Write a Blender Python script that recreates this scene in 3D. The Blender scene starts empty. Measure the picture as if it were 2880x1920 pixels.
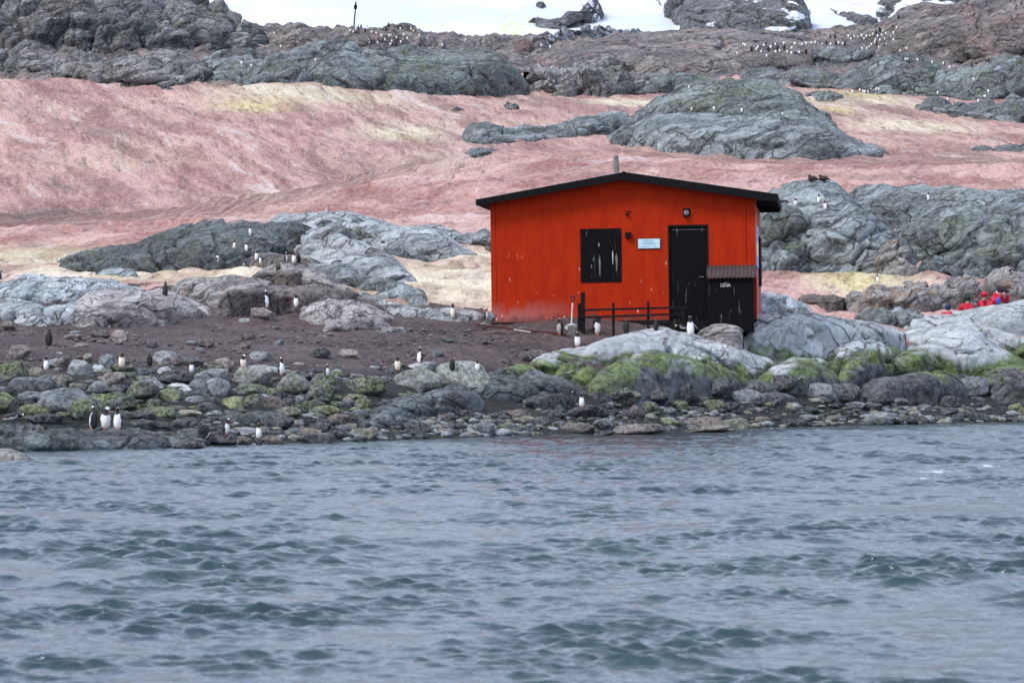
import bpy, bmesh, math, random
import numpy as np
from mathutils import Vector, Matrix, Euler

SC = bpy.context.scene
COL = SC.collection
rad = math.radians
random.seed(7)
RNG = np.random.default_rng(11)

# ------------------------------------------------------------------ camera
H = 2.3            # lens height over the water (m), photographer in a small boat
F = 9000.0         # focal length in photograph pixels (2880 wide)
K = 0.885
HY = 1000.0        # horizon row of the photograph
cam_d = bpy.data.cameras.new('camera')
cam = bpy.data.objects.new('camera', cam_d); COL.objects.link(cam)
cam.location = (0, 0, H); cam.rotation_euler = (rad(90), 0, 0)
cam_d.sensor_width = 36.0
cam_d.lens = F / 2880.0 * 36.0
cam_d.shift_y = (HY - 960.0) / 2880.0
cam_d.clip_start = 0.5; cam_d.clip_end = 6000
cam_d.dof.use_dof = True
cam_d.dof.focus_distance = 108.0
cam_d.dof.aperture_fstop = 4.5
SC.camera = cam

# ------------------------------------------------------------------ world, sun, exposure
SUN_EL, SUN_AZ = rad(50), rad(-52)
w = bpy.data.worlds.new('World'); SC.world = w; w.use_nodes = True
nt = w.node_tree; nt.nodes.clear()
sky = nt.nodes.new('ShaderNodeTexSky'); sky.sky_type = 'NISHITA'; sky.sun_disc = False
sky.sun_elevation = SUN_EL; sky.sun_rotation = rad(180) - SUN_AZ
sky.air_density = 1.0; sky.dust_density = 1.5; sky.ozone_density = 1.0
bg = nt.nodes.new('ShaderNodeBackground'); bg.inputs[1].default_value = 0.15
wo = nt.nodes.new('ShaderNodeOutputWorld')
mx = nt.nodes.new('ShaderNodeMix'); mx.data_type = 'RGBA'; mx.inputs[0].default_value = 0.80      # even high overcast over the clear sky
mx.inputs[7].default_value = (5.3, 5.95, 7.9, 1.0)
nt.links.new(sky.outputs[0], mx.inputs[6]); nt.links.new(mx.outputs[2], bg.inputs[0]); nt.links.new(bg.outputs[0], wo.inputs[0])
sd = bpy.data.lights.new('sun', 'SUN'); sd.energy = 2.2; sd.angle = rad(17); sd.color = (1.0, 0.97, 0.93)
sun = bpy.data.objects.new('sun', sd); COL.objects.link(sun)
sun.rotation_euler = (rad(90) - SUN_EL, 0, SUN_AZ)   # veiled sun over the photographer's left shoulder
SC.view_settings.view_transform = 'Standard'; SC.view_settings.look = 'None'
SC.view_settings.exposure = 0.50; SC.view_settings.gamma = 1.0
SC.view_settings.use_curve_mapping = False
SC.cycles.max_bounces = 5; SC.cycles.diffuse_bounces = 2; SC.cycles.glossy_bounces = 3

# ------------------------------------------------------------------ geometry helpers
def at(px, py, Y):
    """photograph pixel + distance -> point in the world"""
    y = Y * K
    return ((px - 1440.0) / F * y, y, H - (py - HY) / F * y)

def E(*p): return [(x / 1.68, 540 + y / 1.68) for x, y in p]
def G(*p): return [(1700 + x / 1.993, 460 + y / 1.993) for x, y in p]
def A(*p): return [(x / 2.45, y / 2.45) for x, y in p]
def B(*p): return [(960 + x / 2.45, y / 2.45) for x, y in p]
def Cc(*p): return [(1920 + x / 2.45, y / 2.45) for x, y in p]
def D(*p): return [(x * 1.2245, y * 1.2245) for x, y in p]
def I1(*p): return [(720 + x / 3.267, 980 + y / 3.267) for x, y in p]
def J(*p): return [(x / 3.267, 980 + y / 3.267) for x, y in p]
def Hh(*p): return [(1440 + x / 3.267, 980 + y / 3.267) for x, y in p]

def tag(o, label=None, cat=None, group=None, kind=None):
    if label: o['label'] = label
    if cat: o['category'] = cat
    if group: o['group'] = group
    if kind: o['kind'] = kind
    return o

def link(name, me, mat=None, parent=None):
    o = bpy.data.objects.new(name, me); COL.objects.link(o)
    if mat is not None and not len(me.materials): me.materials.append(mat)
    if parent is not None: o.parent = parent
    return o

def empty(name, loc, rot=(0, 0, 0)):
    o = bpy.data.objects.new(name, None); COL.objects.link(o)
    o.location = loc; o.rotation_euler = rot; o.empty_display_size = 0.2
    return o

def grid_mesh(name, P, smooth=True, closed_u=False, mask=None):
    """P: (rows, cols, 3) -> quad mesh"""
    r, c = P.shape[:2]
    idx = np.arange(r * c).reshape(r, c)
    a, b, d, e = idx[:-1, :-1], idx[:-1, 1:], idx[1:, 1:], idx[1:, :-1]
    q = np.stack([a, b, d, e], -1).reshape(-1, 4)
    if mask is not None: q = q[mask.reshape(-1)]
    V = P.reshape(-1, 3)
    if mask is not None:
        used = np.zeros(len(V), bool); used[q.reshape(-1)] = True
        remap = np.cumsum(used) - 1
        V = V[used]; q = remap[q]
    me = bpy.data.meshes.new(name)
    me.vertices.add(len(V)); me.vertices.foreach_set('co', V.astype(np.float32).reshape(-1))
    me.loops.add(q.size); me.loops.foreach_set('vertex_index', q.reshape(-1).astype(np.int32))
    me.polygons.add(len(q))
    me.polygons.foreach_set('loop_start', np.arange(0, q.size, 4, dtype=np.int32))
    me.polygons.foreach_set('loop_total', np.full(len(q), 4, dtype=np.int32))
    me.update(calc_edges=True)
    me.polygons.foreach_set('use_smooth', np.full(len(q), smooth))
    return me

# ---- vectorised noise
def _h(ix, iy, iz, seed):
    h = (ix.astype(np.int64) * 374761393 + iy.astype(np.int64) * 668265263 +
         iz.astype(np.int64) * 2147483647 + seed * 1274126177) & 0xFFFFFFFF
    h = ((h ^ (h >> 13)) * 1274126177) & 0xFFFFFFFF
    h = ((h ^ (h >> 16)) * 2246822519) & 0xFFFFFFFF
    return h ^ (h >> 15)

def perlin(P, seed=0):
    Pi = np.floor(P); f = P - Pi; Pi = Pi.astype(np.int64)
    u = f * f * f * (f * (f * 6 - 15) + 10)
    out = 0
    for dx in (0, 1):
        wx = u[..., 0] if dx else 1 - u[..., 0]
        for dy in (0, 1):
            wy = u[..., 1] if dy else 1 - u[..., 1]
            for dz in (0, 1):
                wz = u[..., 2] if dz else 1 - u[..., 2]
                h = _h(Pi[..., 0] + dx, Pi[..., 1] + dy, Pi[..., 2] + dz, seed)
                gx = (h & 1023) / 511.5 - 1; gy = ((h >> 10) & 1023) / 511.5 - 1; gz = ((h >> 20) & 1023) / 511.5 - 1
                out = out + wx * wy * wz * (gx * (f[..., 0] - dx) + gy * (f[..., 1] - dy) + gz * (f[..., 2] - dz))
    return out

def fbm(P, octv=4, seed=0, gain=0.5, lac=2.03):
    s = 0; a = 1.0
    for i in range(octv):
        s = s + a * perlin(P, seed + i * 17); P = P * lac + 3.7; a *= gain
    return s

def vec_noise(P, seed):
    return np.stack([perlin(P, seed), perlin(P + 31.4, seed + 1), perlin(P - 17.2, seed + 2)], -1)

def voro(P, seed=0):
    """F2-F1 and the vector to the cell centre and a random id per cell"""
    Pi = np.floor(P).astype(np.int64)
    f1 = np.full(P.shape[:-1], 9.0); f2 = f1.copy(); hid = np.zeros(P.shape[:-1], np.int64)
    cv = np.zeros(P.shape)
    for dx in (-1, 0, 1):
        for dy in (-1, 0, 1):
            for dz in (-1, 0, 1):
                cx, cy, cz = Pi[..., 0] + dx, Pi[..., 1] + dy, Pi[..., 2] + dz
                h = _h(cx, cy, cz, seed)
                q = np.stack([cx + (h & 1023) / 1023.0, cy + ((h >> 10) & 1023) / 1023.0, cz + ((h >> 20) & 1023) / 1023.0], -1)
                v = P - q; d = np.sqrt((v ** 2).sum(-1))
                m = d < f1
                f2 = np.where(m, f1, np.minimum(f2, d))
                hid = np.where(m, h, hid); cv = np.where(m[..., None], v, cv)
                f1 = np.where(m, d, f1)
    return f1, f2, cv, hid

def grid_normals(P):
    du = np.gradient(P, axis=1); dv = np.gradient(P, axis=0)
    n = np.cross(du, dv); l = np.linalg.norm(n, axis=-1, keepdims=True); l[l < 1e-9] = 1
    return n / l

# ------------------------------------------------------------------ materials
def new_mat(name):
    m = bpy.data.materials.new(name); m.use_nodes = True
    nt = m.node_tree; nt.nodes.clear()
    out = nt.nodes.new('ShaderNodeOutputMaterial'); bs = nt.nodes.new('ShaderNodeBsdfPrincipled')
    nt.links.new(bs.outputs[0], out.inputs[0])
    bs.inputs['Roughness'].default_value = 0.85
    bs.inputs['Specular IOR Level'].default_value = 0.3
    return m, nt, bs

class NB:
    """tiny node-building helper"""
    def __init__(s, nt): s.nt = nt
    def n(s, t, **kw):
        nd = s.nt.nodes.new(t)
        for k, v in kw.items(): setattr(nd, k, v)
        return nd
    def set(s, sock, v):
        if isinstance(v, bpy.types.NodeSocket): s.nt.links.new(v, sock)
        elif isinstance(v, (tuple, list)): sock.default_value = (*v, 1.0) if len(v) == 3 and sock.type == 'RGBA' else v
        else: sock.default_value = v
    def math(s, op, a, b=0.0, c=None):
        nd = s.n('ShaderNodeMath', operation=op); s.set(nd.inputs[0], a); s.set(nd.inputs[1], b)
        if c is not None: s.set(nd.inputs[2], c)
        return nd.outputs[0]
    def pos(s, scale=(1, 1, 1), rot=(0, 0, 0), obj=False):
        if obj: src = s.n('ShaderNodeTexCoord').outputs['Object']
        else: src = s.n('ShaderNodeNewGeometry').outputs['Position']
        mp = s.n('ShaderNodeMapping'); s.set(mp.inputs[0], src)
        mp.inputs['Scale'].default_value = scale; mp.inputs['Rotation'].default_value = rot
        return mp.outputs[0]
    def noise(s, vec, scale, detail=4, rough=0.55, dist=0.0):
        nd = s.n('ShaderNodeTexNoise'); s.set(nd.inputs['Vector'], vec)
        nd.inputs['Scale'].default_value = scale; nd.inputs['Detail'].default_value = detail
        nd.inputs['Roughness'].default_value = rough; nd.inputs['Distortion'].default_value = dist
        return nd.outputs[0]
    def ramp(s, v, lo, hi, a=0.0, b=1.0):
        nd = s.n('ShaderNodeMapRange'); nd.interpolation_type = 'SMOOTHSTEP'
        s.set(nd.inputs[0], v)
        nd.inputs[1].default_value = lo; nd.inputs[2].default_value = hi
        nd.inputs[3].default_value = a; nd.inputs[4].default_value = b
        return nd.outputs[0]
    def mix(s, f, a, b, mode='MIX'):
        nd = s.n('ShaderNodeMix', data_type='RGBA', blend_type=mode)
        s.set(nd.inputs[0], f); s.set(nd.inputs[6], a); s.set(nd.inputs[7], b)
        return nd.outputs[2]
    def bump(s, h, strength, dist, normal=None):
        nd = s.n('ShaderNodeBump'); nd.inputs['Strength'].default_value = strength
        nd.inputs['Distance'].default_value = dist; s.set(nd.inputs['Height'], h)
        if normal: s.set(nd.inputs['Normal'], normal)
        return nd.outputs[0]
    def z(s):
        sp = s.n('ShaderNodeSeparateXYZ'); s.set(sp.inputs[0], s.n('ShaderNodeNewGeometry').outputs['Position'])
        return sp.outputs[2]

def rock_mat(name, light, dark, stain, scale=1.0, moss=0.0, stain_amt=0.4, tidal=False, crack=0.8, moss_c=(0.05, 0.075, 0.016), spec=0.7, dip=0.42, snowy=False, soft=1.0):
    m, nt, bs = new_mat(name); b = NB(nt)
    p = b.pos()
    rot = b.pos((1, 1, 1), (0.12, dip, 0.25))
    def sc(v, s3):
        mp = b.n('ShaderNodeMapping'); b.set(mp.inputs[0], v); mp.inputs['Scale'].default_value = s3; return mp.outputs[0]
    wn = b.n('ShaderNodeTexNoise'); b.set(wn.inputs['Vector'], p); wn.inputs['Scale'].default_value = 0.8 * scale; wn.inputs['Detail'].default_value = 4
    wv = b.n('ShaderNodeVectorMath', operation='MULTIPLY_ADD'); b.set(wv.inputs[0], wn.outputs[1]); wv.inputs[1].default_value = (1.3 / scale,) * 3; b.set(wv.inputs[2], rot)
    warped = wv.outputs[0]
    big = b.noise(p, 0.30 * scale, 3, 0.55, 0.3)
    col = b.mix(b.ramp(big, 0.42, 0.58), dark, light)
    # joint-bounded blocks weather to different tones
    vc = b.n('ShaderNodeTexVoronoi', feature='F1'); b.set(vc.inputs['Vector'], sc(warped, (0.55, 0.55, 1.2))); vc.inputs['Scale'].default_value = 0.62 * scale
    sep = b.n('ShaderNodeSeparateColor'); b.set(sep.inputs[0], vc.outputs['Color'])
    col = b.mix(b.ramp(sep.outputs[0], 0.0, 1.0, 0.0, 0.75), col, b.mix(0.5, light, col))
    col = b.mix(b.ramp(sep.outputs[1], 0.62, 0.85, 0.0, 0.7), col, dark)
    layer = b.noise(sc(warped, (0.32, 0.32, 2.6)), 1.5 * scale, 6, 0.66, 0.3)
    col = b.mix(b.ramp(layer, 0.505, 0.585, 0.0, 0.85 * soft), col, tuple(c * 0.34 for c in dark))
    col = b.mix(b.ramp(layer, 0.46, 0.36, 0.0, 0.6), col, tuple(min(0.62, c * 1.4) for c in light))
    st = b.noise(p, 0.7 * scale, 5, 0.65, 0.4)
    col = b.mix(b.ramp(st, 0.54, 0.62, 0.0, stain_amt), col, stain)
    if moss > 0:
        ms = b.noise(p, 0.5 * scale, 6, 0.7, 0.3)
        gn = b.n('ShaderNodeSeparateXYZ'); b.set(gn.inputs[0], b.n('ShaderNodeNewGeometry').outputs['Normal'])
        f = b.math('MULTIPLY', b.ramp(ms, 0.50, 0.60, 0.0, moss), b.ramp(gn.outputs[2], 0.1, 0.6))
        col = b.mix(f, col, moss_c)
    if tidal:
        zz = b.z()
        nz = b.noise(p, 0.35, 4, 0.6, 0.3)
        z2 = b.math('ADD', zz, b.math('MULTIPLY_ADD', nz, 3.2, -1.6))
        sp1 = b.noise(p, 1.6, 6, 0.72, 0.3)
        green = b.mix(b.ramp(sp1, 0.36, 0.62), (0.018, 0.038, 0.009), (0.115, 0.165, 0.024))
        wet = b.mix(b.ramp(layer, 0.35, 0.62), (0.095, 0.108, 0.115), (0.016, 0.021, 0.023))
        weed = b.mix(b.ramp(sp1, 0.3, 0.65), (0.03, 0.034, 0.018), (0.15, 0.15, 0.09))
        col = b.mix(b.math('MULTIPLY', b.ramp(z2, 2.5, 2.15), b.ramp(layer, 0.64, 0.54, 0.25, 1.0)), col, green)
        col = b.mix(b.ramp(z2, 1.75, 1.45), col, wet)
        col = b.mix(b.ramp(z2, 0.75, 0.4, 0.0, 0.7), col, weed)
    vo = b.n('ShaderNodeTexVoronoi', feature='DISTANCE_TO_EDGE'); b.set(vo.inputs['Vector'], sc(warped, (0.55, 0.55, 1.2))); vo.inputs['Scale'].default_value = 0.62 * scale
    brk = b.ramp(b.noise(p, 0.8 * scale, 2), 0.40, 0.50)
    ce = b.math('MULTIPLY', b.ramp(vo.outputs[0], 0.004, 0.020, 1.0, 0.0), brk)
    vo2 = b.n('ShaderNodeTexVoronoi', feature='DISTANCE_TO_EDGE'); b.set(vo2.inputs['Vector'], sc(warped, (0.35, 0.35, 1.9))); vo2.inputs['Scale'].default_value = 1.5 * scale
    ce2 = b.math('MULTIPLY', b.ramp(vo2.outputs[0], 0.004, 0.028, 0.8, 0.0), b.ramp(big, 0.40, 0.52))
    ce = b.math('MAXIMUM', ce, ce2)
    col = b.mix(b.math('MULTIPLY', ce, crack), col, (0.012, 0.014, 0.015))
    fine = b.noise(p, 7.0 * scale, 4, 0.75)
    col = b.mix(b.ramp(fine, 0.36, 0.62, 0.0, spec), b.mix(0.36, col, (0, 0, 0)), b.mix(0.10, col, (1, 1, 1)))
    if snowy:
        sn = b.noise(b.pos((0.5, 0.5, 1.6), (0, 0.5, 0)), 0.09, 5, 0.6, 0.3)
        col = b.mix(b.ramp(sn, 0.55, 0.565), col, (0.74, 0.77, 0.80))
    b.set(bs.inputs['Base Color'], col)
    hgt = b.math('ADD', b.math('MULTIPLY', layer, -0.9), b.math('MULTIPLY', fine, 0.15))
    hgt = b.math('ADD', hgt, b.math('MULTIPLY', sep.outputs[0], 0.45))
    hgt = b.math('SUBTRACT', hgt, b.math('MULTIPLY', ce, 0.7))
    b.set(bs.inputs['Normal'], b.bump(hgt, 0.75 * soft, 0.20 / scale))
    bs.inputs['Roughness'].default_value = 0.82
    return m

def plain(name, c, rough=0.7, var=0.25, scale=6.0, metallic=0.0, bump=0.1):
    m, nt, bs = new_mat(name); b = NB(nt)
    n = b.noise(b.pos(obj=True), scale, 4, 0.6)
    col = b.mix(b.ramp(n, 0.3, 0.7), tuple(x * (1 - var) for x in c), tuple(min(1, x * (1 + var)) for x in c))
    b.set(bs.inputs['Base Color'], col); bs.inputs['Roughness'].default_value = rough
    bs.inputs['Metallic'].default_value = metallic
    bs.inputs['Specular IOR Level'].default_value = 0.15 if max(c) < 0.05 else 0.3
    if bump: b.set(bs.inputs['Normal'], b.bump(n, bump, 0.02))
    return m

M = {}
M['pale'] = rock_mat('pale_rock', (0.40, 0.435, 0.44), (0.22, 0.245, 0.25), (0.24, 0.20, 0.17), 1.0, 0.0, 0.3)
M['pale_tidal'] = rock_mat('pale_shore_rock', (0.46, 0.495, 0.50), (0.33, 0.36, 0.365), (0.27, 0.255, 0.21), 0.6, 0.1, 0.25, tidal=True, soft=0.5)
M['blue'] = rock_mat('bluish_rock', (0.46, 0.52, 0.54), (0.22, 0.265, 0.28), (0.13, 0.12, 0.12), 1.3, 0.0, 0.3)
M['pink'] = rock_mat('pinkish_rock', (0.38, 0.36, 0.345), (0.22, 0.195, 0.185), (0.19, 0.135, 0.12), 1.0, 0.0, 0.4)
M['brown'] = rock_mat('brown_rock', (0.15, 0.12, 0.10), (0.065, 0.046, 0.038), (0.22, 0.20, 0.185), 1.0, 0.0, 0.4)
M['tan'] = rock_mat('guano_streaked_rock', (0.30, 0.28, 0.26), (0.17, 0.165, 0.16), (0.22, 0.13, 0.065), 1.2, 0.0, 0.75)
M['grey'] = rock_mat('grey_rock', (0.26, 0.30, 0.305), (0.10, 0.122, 0.125), (0.12, 0.12, 0.10), 0.7, 0.25, 0.3)
M['dark'] = rock_mat('dark_rock', (0.10, 0.125, 0.13), (0.022, 0.032, 0.034), (0.085, 0.095, 0.075), 0.8, 0.3, 0.5)
M['moss'] = rock_mat('mossy_rock', (0.20, 0.235, 0.225), (0.06, 0.08, 0.076), (0.09, 0.105, 0.055), 0.55, 0.6, 0.5)
M['far'] = rock_mat('ridge_rock', (0.20, 0.235, 0.235), (0.055, 0.07, 0.072), (0.115, 0.11, 0.09), 0.5, 0.35, 0.5)
M['farbrown'] = rock_mat('red_brown_ridge_rock', (0.22, 0.185, 0.165), (0.085, 0.068, 0.062), (0.22, 0.12, 0.095), 0.5, 0.2, 0.5)
M['cliff'] = rock_mat('cliff_rock', (0.25, 0.245, 0.235), (0.05, 0.054, 0.052), (0.12, 0.09, 0.07), 0.6, 0.2, 0.5)
M['mount'] = rock_mat('mountain_rock', (0.12, 0.125, 0.13), (0.06, 0.065, 0.068), (0.09, 0.08, 0.07), 0.25, 0.0, 0.3, snowy=True)

def snow_mat():
    m, nt, bs = new_mat('algae_stained_snow'); b = NB(nt)
    at1 = b.n('ShaderNodeAttribute'); at1.attribute_name = 'bloom'
    sp = b.n('ShaderNodeSeparateColor'); b.set(sp.inputs[0], at1.outputs['Color'])
    sa = b.n('ShaderNodeAttribute'); sa.attribute_name = 'salmon'
    px_ = b.n('ShaderNodeSeparateXYZ'); b.set(px_.inputs[0], b.n('ShaderNodeNewGeometry').outputs['Position'])
    # melt runnels: they run down-right on the upper mound, up-right on the near slope
    slope_ = b.math('MULTIPLY_ADD', sa.outputs['Fac'], -3.7, 2.7)
    v_ = b.math('MULTIPLY_ADD', slope_, px_.outputs[0], px_.outputs[1])
    def flow(fx, fv):
        cx = b.n('ShaderNodeCombineXYZ'); b.set(cx.inputs[0], b.math('MULTIPLY', px_.outputs[0], fx)); b.set(cx.inputs[1], b.math('MULTIPLY', v_, fv)); b.set(cx.inputs[2], b.math('MULTIPLY', px_.outputs[2], 0.3)); return cx.outputs[0]
    s1 = b.noise(flow(0.22, 0.16), 1.0, 7, 0.68, 0.5)
    s2 = b.noise(flow(0.8, 0.40), 1.6, 5, 0.7, 0.4)
    big = b.noise(b.pos((0.05, 0.035, 0.1)), 1.0, 3, 0.6)
    pink = b.mix(b.ramp(s1, 0.35, 0.65), (0.265, 0.105, 0.085), (0.57, 0.335, 0.28))
    pink = b.mix(b.ramp(big, 0.42, 0.6), pink, b.mix(b.ramp(s1, 0.35, 0.6), (0.27, 0.13, 0.10), (0.57, 0.355, 0.28)))
    pink = b.mix(b.math('MULTIPLY', sa.outputs['Fac'], 0.75), pink, b.mix(b.ramp(s1, 0.36, 0.62), (0.31, 0.11, 0.085), (0.58, 0.34, 0.28)))
    tan = b.mix(b.ramp(s1, 0.3, 0.62), (0.36, 0.27, 0.14), (0.78, 0.68, 0.49))
    col = b.mix(b.math('MULTIPLY', sp.outputs[0], 1.0), pink, tan)
    yel = b.mix(b.ramp(s2, 0.35, 0.6), (0.36, 0.29, 0.08), (0.72, 0.62, 0.30))
    col = b.mix(b.math('MULTIPLY', sp.outputs[1], b.ramp(s1, 0.3, 0.55)), col, yel)
    col = b.mix(b.ramp(s2, 0.58, 0.72, 0.0, 0.5), col, (0.80, 0.74, 0.72))
    col = b.mix(b.ramp(s2, 0.46, 0.33, 0.0, 0.8), col, (0.16, 0.085, 0.075))
    mid = b.noise(flow(0.10, 0.10), 1.0, 8, 0.68, 0.7)
    col = b.mix(b.ramp(mid, 0.52, 0.64, 0.0, 0.55), col, (0.22, 0.115, 0.095))
    col = b.mix(b.ramp(mid, 0.42, 0.33, 0.0, 0.6), col, (0.70, 0.60, 0.56))
    col = b.mix(b.math('MULTIPLY', sp.outputs[2], 0.75), col, (0.15, 0.10, 0.08))
    fine = b.noise(b.pos((1, 0.6, 1)), 5.0, 4, 0.8)
    col = b.mix(b.ramp(fine, 0.38, 0.62, 0.0, 0.45), b.mix(0.34, col, (0, 0, 0)), b.mix(0.18, col, (1, 1, 1)))
    b.set(bs.inputs['Base Color'], col)
    b.set(bs.inputs['Normal'], b.bump(b.math('ADD', b.math('MULTIPLY', s2, 0.7), b.math('MULTIPLY', mid, 0.8)), 0.8, 0.5))
    return m
M['snow'] = snow_mat()

def white_snow():
    m, nt, bs = new_mat('white_snow'); b = NB(nt)
    at1 = b.n('ShaderNodeAttribute'); at1.attribute_name = 'bloom'
    sp = b.n('ShaderNodeSeparateColor'); b.set(sp.inputs[0], at1.outputs['Color'])
    n = b.noise(b.pos((0.03, 0.02, 0.08)), 1.0, 5, 0.6)
    n2 = b.noise(b.pos((0.2, 0.1, 0.5)), 1.0, 5, 0.7, 1.0)
    col = b.mix(b.ramp(n, 0.3, 0.7), (0.46, 0.51, 0.57), (0.62, 0.65, 0.69))
    col = b.mix(b.math('MULTIPLY', sp.outputs[0], b.ramp(n2, 0.42, 0.6)), col, (0.50, 0.48, 0.12))
    col = b.mix(b.math('MULTIPLY', sp.outputs[1], b.ramp(n2, 0.4, 0.6)), col, (0.50, 0.38, 0.30))
    b.set(bs.inputs['Base Color'], col); bs.inputs['Roughness'].default_value = 0.7
    b.set(bs.inputs['Normal'], b.bump(n2, 0.3, 0.5))
    return m
M['wsnow'] = white_snow()

def earth_mat():
    m, nt, bs = new_mat('guano_brown_earth'); b = NB(nt)
    p = b.pos()
    n1 = b.noise(p, 0.5, 5, 0.6); n2 = b.noise(p, 5.0, 5, 0.75); n3 = b.noise(p, 14.0, 3, 0.7)
    col = b.mix(b.ramp(n1, 0.35, 0.65), (0.075, 0.053, 0.050), (0.155, 0.115, 0.107))
    col = b.mix(b.ramp(n2, 0.40, 0.62, 0.0, 0.75), col, (0.030, 0.021, 0.020))
    col = b.mix(b.ramp(n3, 0.58, 0.66, 0.0, 0.6), col, (0.34, 0.29, 0.27))
    zz = b.math('ADD', b.z(), b.math('MULTIPLY_ADD', n1, 0.8, -0.4))
    col = b.mix(b.ramp(zz, 2.1, 1.5), col, b.mix(b.ramp(n2, 0.35, 0.65), (0.008, 0.010, 0.009), (0.040, 0.044, 0.036)))
    sx = b.n('ShaderNodeSeparateXYZ'); b.set(sx.inputs[0], b.n('ShaderNodeNewGeometry').outputs['Position'])
    rx = b.math('ADD', sx.outputs[0], b.math('MULTIPLY_ADD', n1, 3.0, -1.5))
    gr = b.mix(b.ramp(n2, 0.35, 0.65), (0.03, 0.034, 0.034), (0.16, 0.165, 0.16))
    col = b.mix(b.math('MULTIPLY', b.ramp(rx, 3.2, 5.5), b.ramp(zz, 1.2, 1.7)), col, gr)
    b.set(bs.inputs['Base Color'], col)
    b.set(bs.inputs['Normal'], b.bump(b.math('ADD', n2, b.math('MULTIPLY', n3, 0.5)), 1.0, 0.18))
    return m
M['earth'] = earth_mat()

def water_mat():
    m, nt, bs = new_mat('sea_water'); b = NB(nt)
    p = b.pos((1.0, 0.6, 1.0))
    n0 = b.noise(b.pos((0.08, 0.04, 0.1)), 1.0, 3, 0.6)
    col = b.mix(b.ramp(n0, 0.35, 0.65), (0.005, 0.026, 0.034), (0.008, 0.036, 0.038))
    b.set(bs.inputs['Base Color'], col)
    bs.inputs['Roughness'].default_value = 0.15
    bs.inputs['IOR'].default_value = 1.5; bs.inputs['Specular IOR Level'].default_value = 0.5
    n1 = b.noise(p, 6.0, 4, 0.6, 0.4)
    b.set(bs.inputs['Normal'], b.bump(n1, 0.5, 0.08))
    fo = b.n('ShaderNodeAttribute'); fo.attribute_name = 'foam'
    b.set(bs.inputs['Base Color'], b.mix(b.math('MULTIPLY', fo.outputs['Fac'], b.ramp(n1, 0.42, 0.58)), col, (0.62, 0.66, 0.70)))
    return m
M['water'] = water_mat()

# ------------------------------------------------------------------ the ground surface, from surveyed points
SHORE = [(-3000, 1330), (-600, 1288), (0, 1270), (400, 1258), (857, 1243), (1470, 1226), (2080, 1206), (2570, 1194), (2880, 1187), (3600, 1176), (6000, 1160)]
def shore_py(px): return np.interp(px, [a for a, _ in SHORE], [b for _, b in SHORE])
def shore_Y(px): return 2.6 * F / (shore_py(px) - 1000.0)
ctrl = []
for px in (-1500, -600, -200, 100, 400, 700, 1000, 1300, 1600, 1900, 2200, 2500, 2880, 3400, 4500):
    ys = shore_Y(px)
    for dy, z in ((0, 0.0), (-4, -0.8), (-16, -2.4), (-45, -4.0)):
        y = (ys + dy) * K
        ctrl.append(((px - 1440) / F * y, y, z))
G0 = [(-600, 1160, 93), (0, 1165, 93.5), (450, 1170, 95), (900, 1170, 99), (1300, 1165, 105),
      (-600, 1040, 99), (0, 1045, 100), (350, 1040, 102), (700, 1048, 104), (1100, 1050, 108), (1400, 1055, 112),
      (1600, 1135, 111), (1900, 1135, 115), (2100, 1132, 119), (2500, 1135, 124), (2880, 1128, 129), (3400, 1120, 134),
      (1650, 1000, 118), (1800, 965, 121), (2000, 960, 123), (2250, 960, 129), (2500, 950, 133), (2880, 905, 137), (2300, 890, 137), (2450, 886, 140), (2700, 882, 141), (2880, 870, 142), (3400, 890, 140),
      (-600, 925, 115), (0, 930, 115), (350, 935, 116), (700, 940, 118), (1050, 935, 120), (1400, 928, 122.5), (1760, 934, 122.5), (2130, 928, 126),
      (-600, 850, 124), (0, 850, 124), (500, 850, 126), (900, 865, 128), (1200, 872, 130), (1500, 870, 131), (2150, 880, 134),
      (0, 765, 140), (450, 785, 138), (700, 765, 140), (1200, 780, 140), (1340, 730, 150), (2200, 800, 148), (2350, 775, 152), (2600, 775, 152), (2880, 775, 152), (3400, 770, 152),
      (-600, 690, 155), (0, 700, 154), (400, 690, 155), (700, 660, 160), (1000, 640, 165), (1350, 640, 168), (1700, 580, 172), (2200, 540, 176), (2500, 540, 178), (2880, 545, 180), (3400, 540, 180),
      (-600, 560, 175), (0, 565, 174), (400, 545, 178), (700, 515, 183), (1000, 470, 192), (1300, 415, 204), (1700, 445, 195), (2200, 470, 195), (2600, 470, 195), (2880, 470, 196),
      (-600, 400, 198), (0, 410, 197), (500, 390, 198), (800, 400, 200), (1000, 420, 200), (1150, 400, 206),
      (-600, 240, 228), (0, 245, 226), (300, 262, 228), (600, 280, 226), (850, 240, 232), (1050, 265, 232), (1230, 330, 222),
      (1500, 340, 222), (1900, 400, 212), (2300, 400, 212), (2500, 380, 220), (2880, 390, 218), (3400, 380, 220),
      (1550, 275, 250), (1750, 290, 245), (2250, 300, 245), (2400, 262, 258), (2600, 320, 240), (2880, 330, 240), (3400, 320, 240),
      (-600, 120, 275), (0, 130, 272), (500, 150, 272), (900, 140, 280), (1300, 180, 275), (1700, 200, 280), (2100, 200, 285), (2500, 190, 282), (2880, 170, 282), (3400, 150, 285),
      (-600, -60, 330), (0, 0, 328), (500, 70, 328), (800, 92, 332), (1000, 95, 335), (1300, 125, 340), (1700, 115, 338), (2000, 112, 342), (2300, 118, 345), (2450, 90, 338), (2700, 30, 335), (2880, -20, 332), (3400, -60, 332)]
for px, py, Y in G0: ctrl.append(at(px, py, Y))
for px, z in ((-900, 34), (0, 30), (700, 29), (1400, 28), (2100, 28), (2800, 32), (3600, 34)):
    ctrl.append(((px - 1440) / F * 355, 355, z)); ctrl.append(((px - 1440) / F * 420, 420, z - 2))
ctrl = np.array(ctrl)
_c2 = 5.0 ** 2
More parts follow.
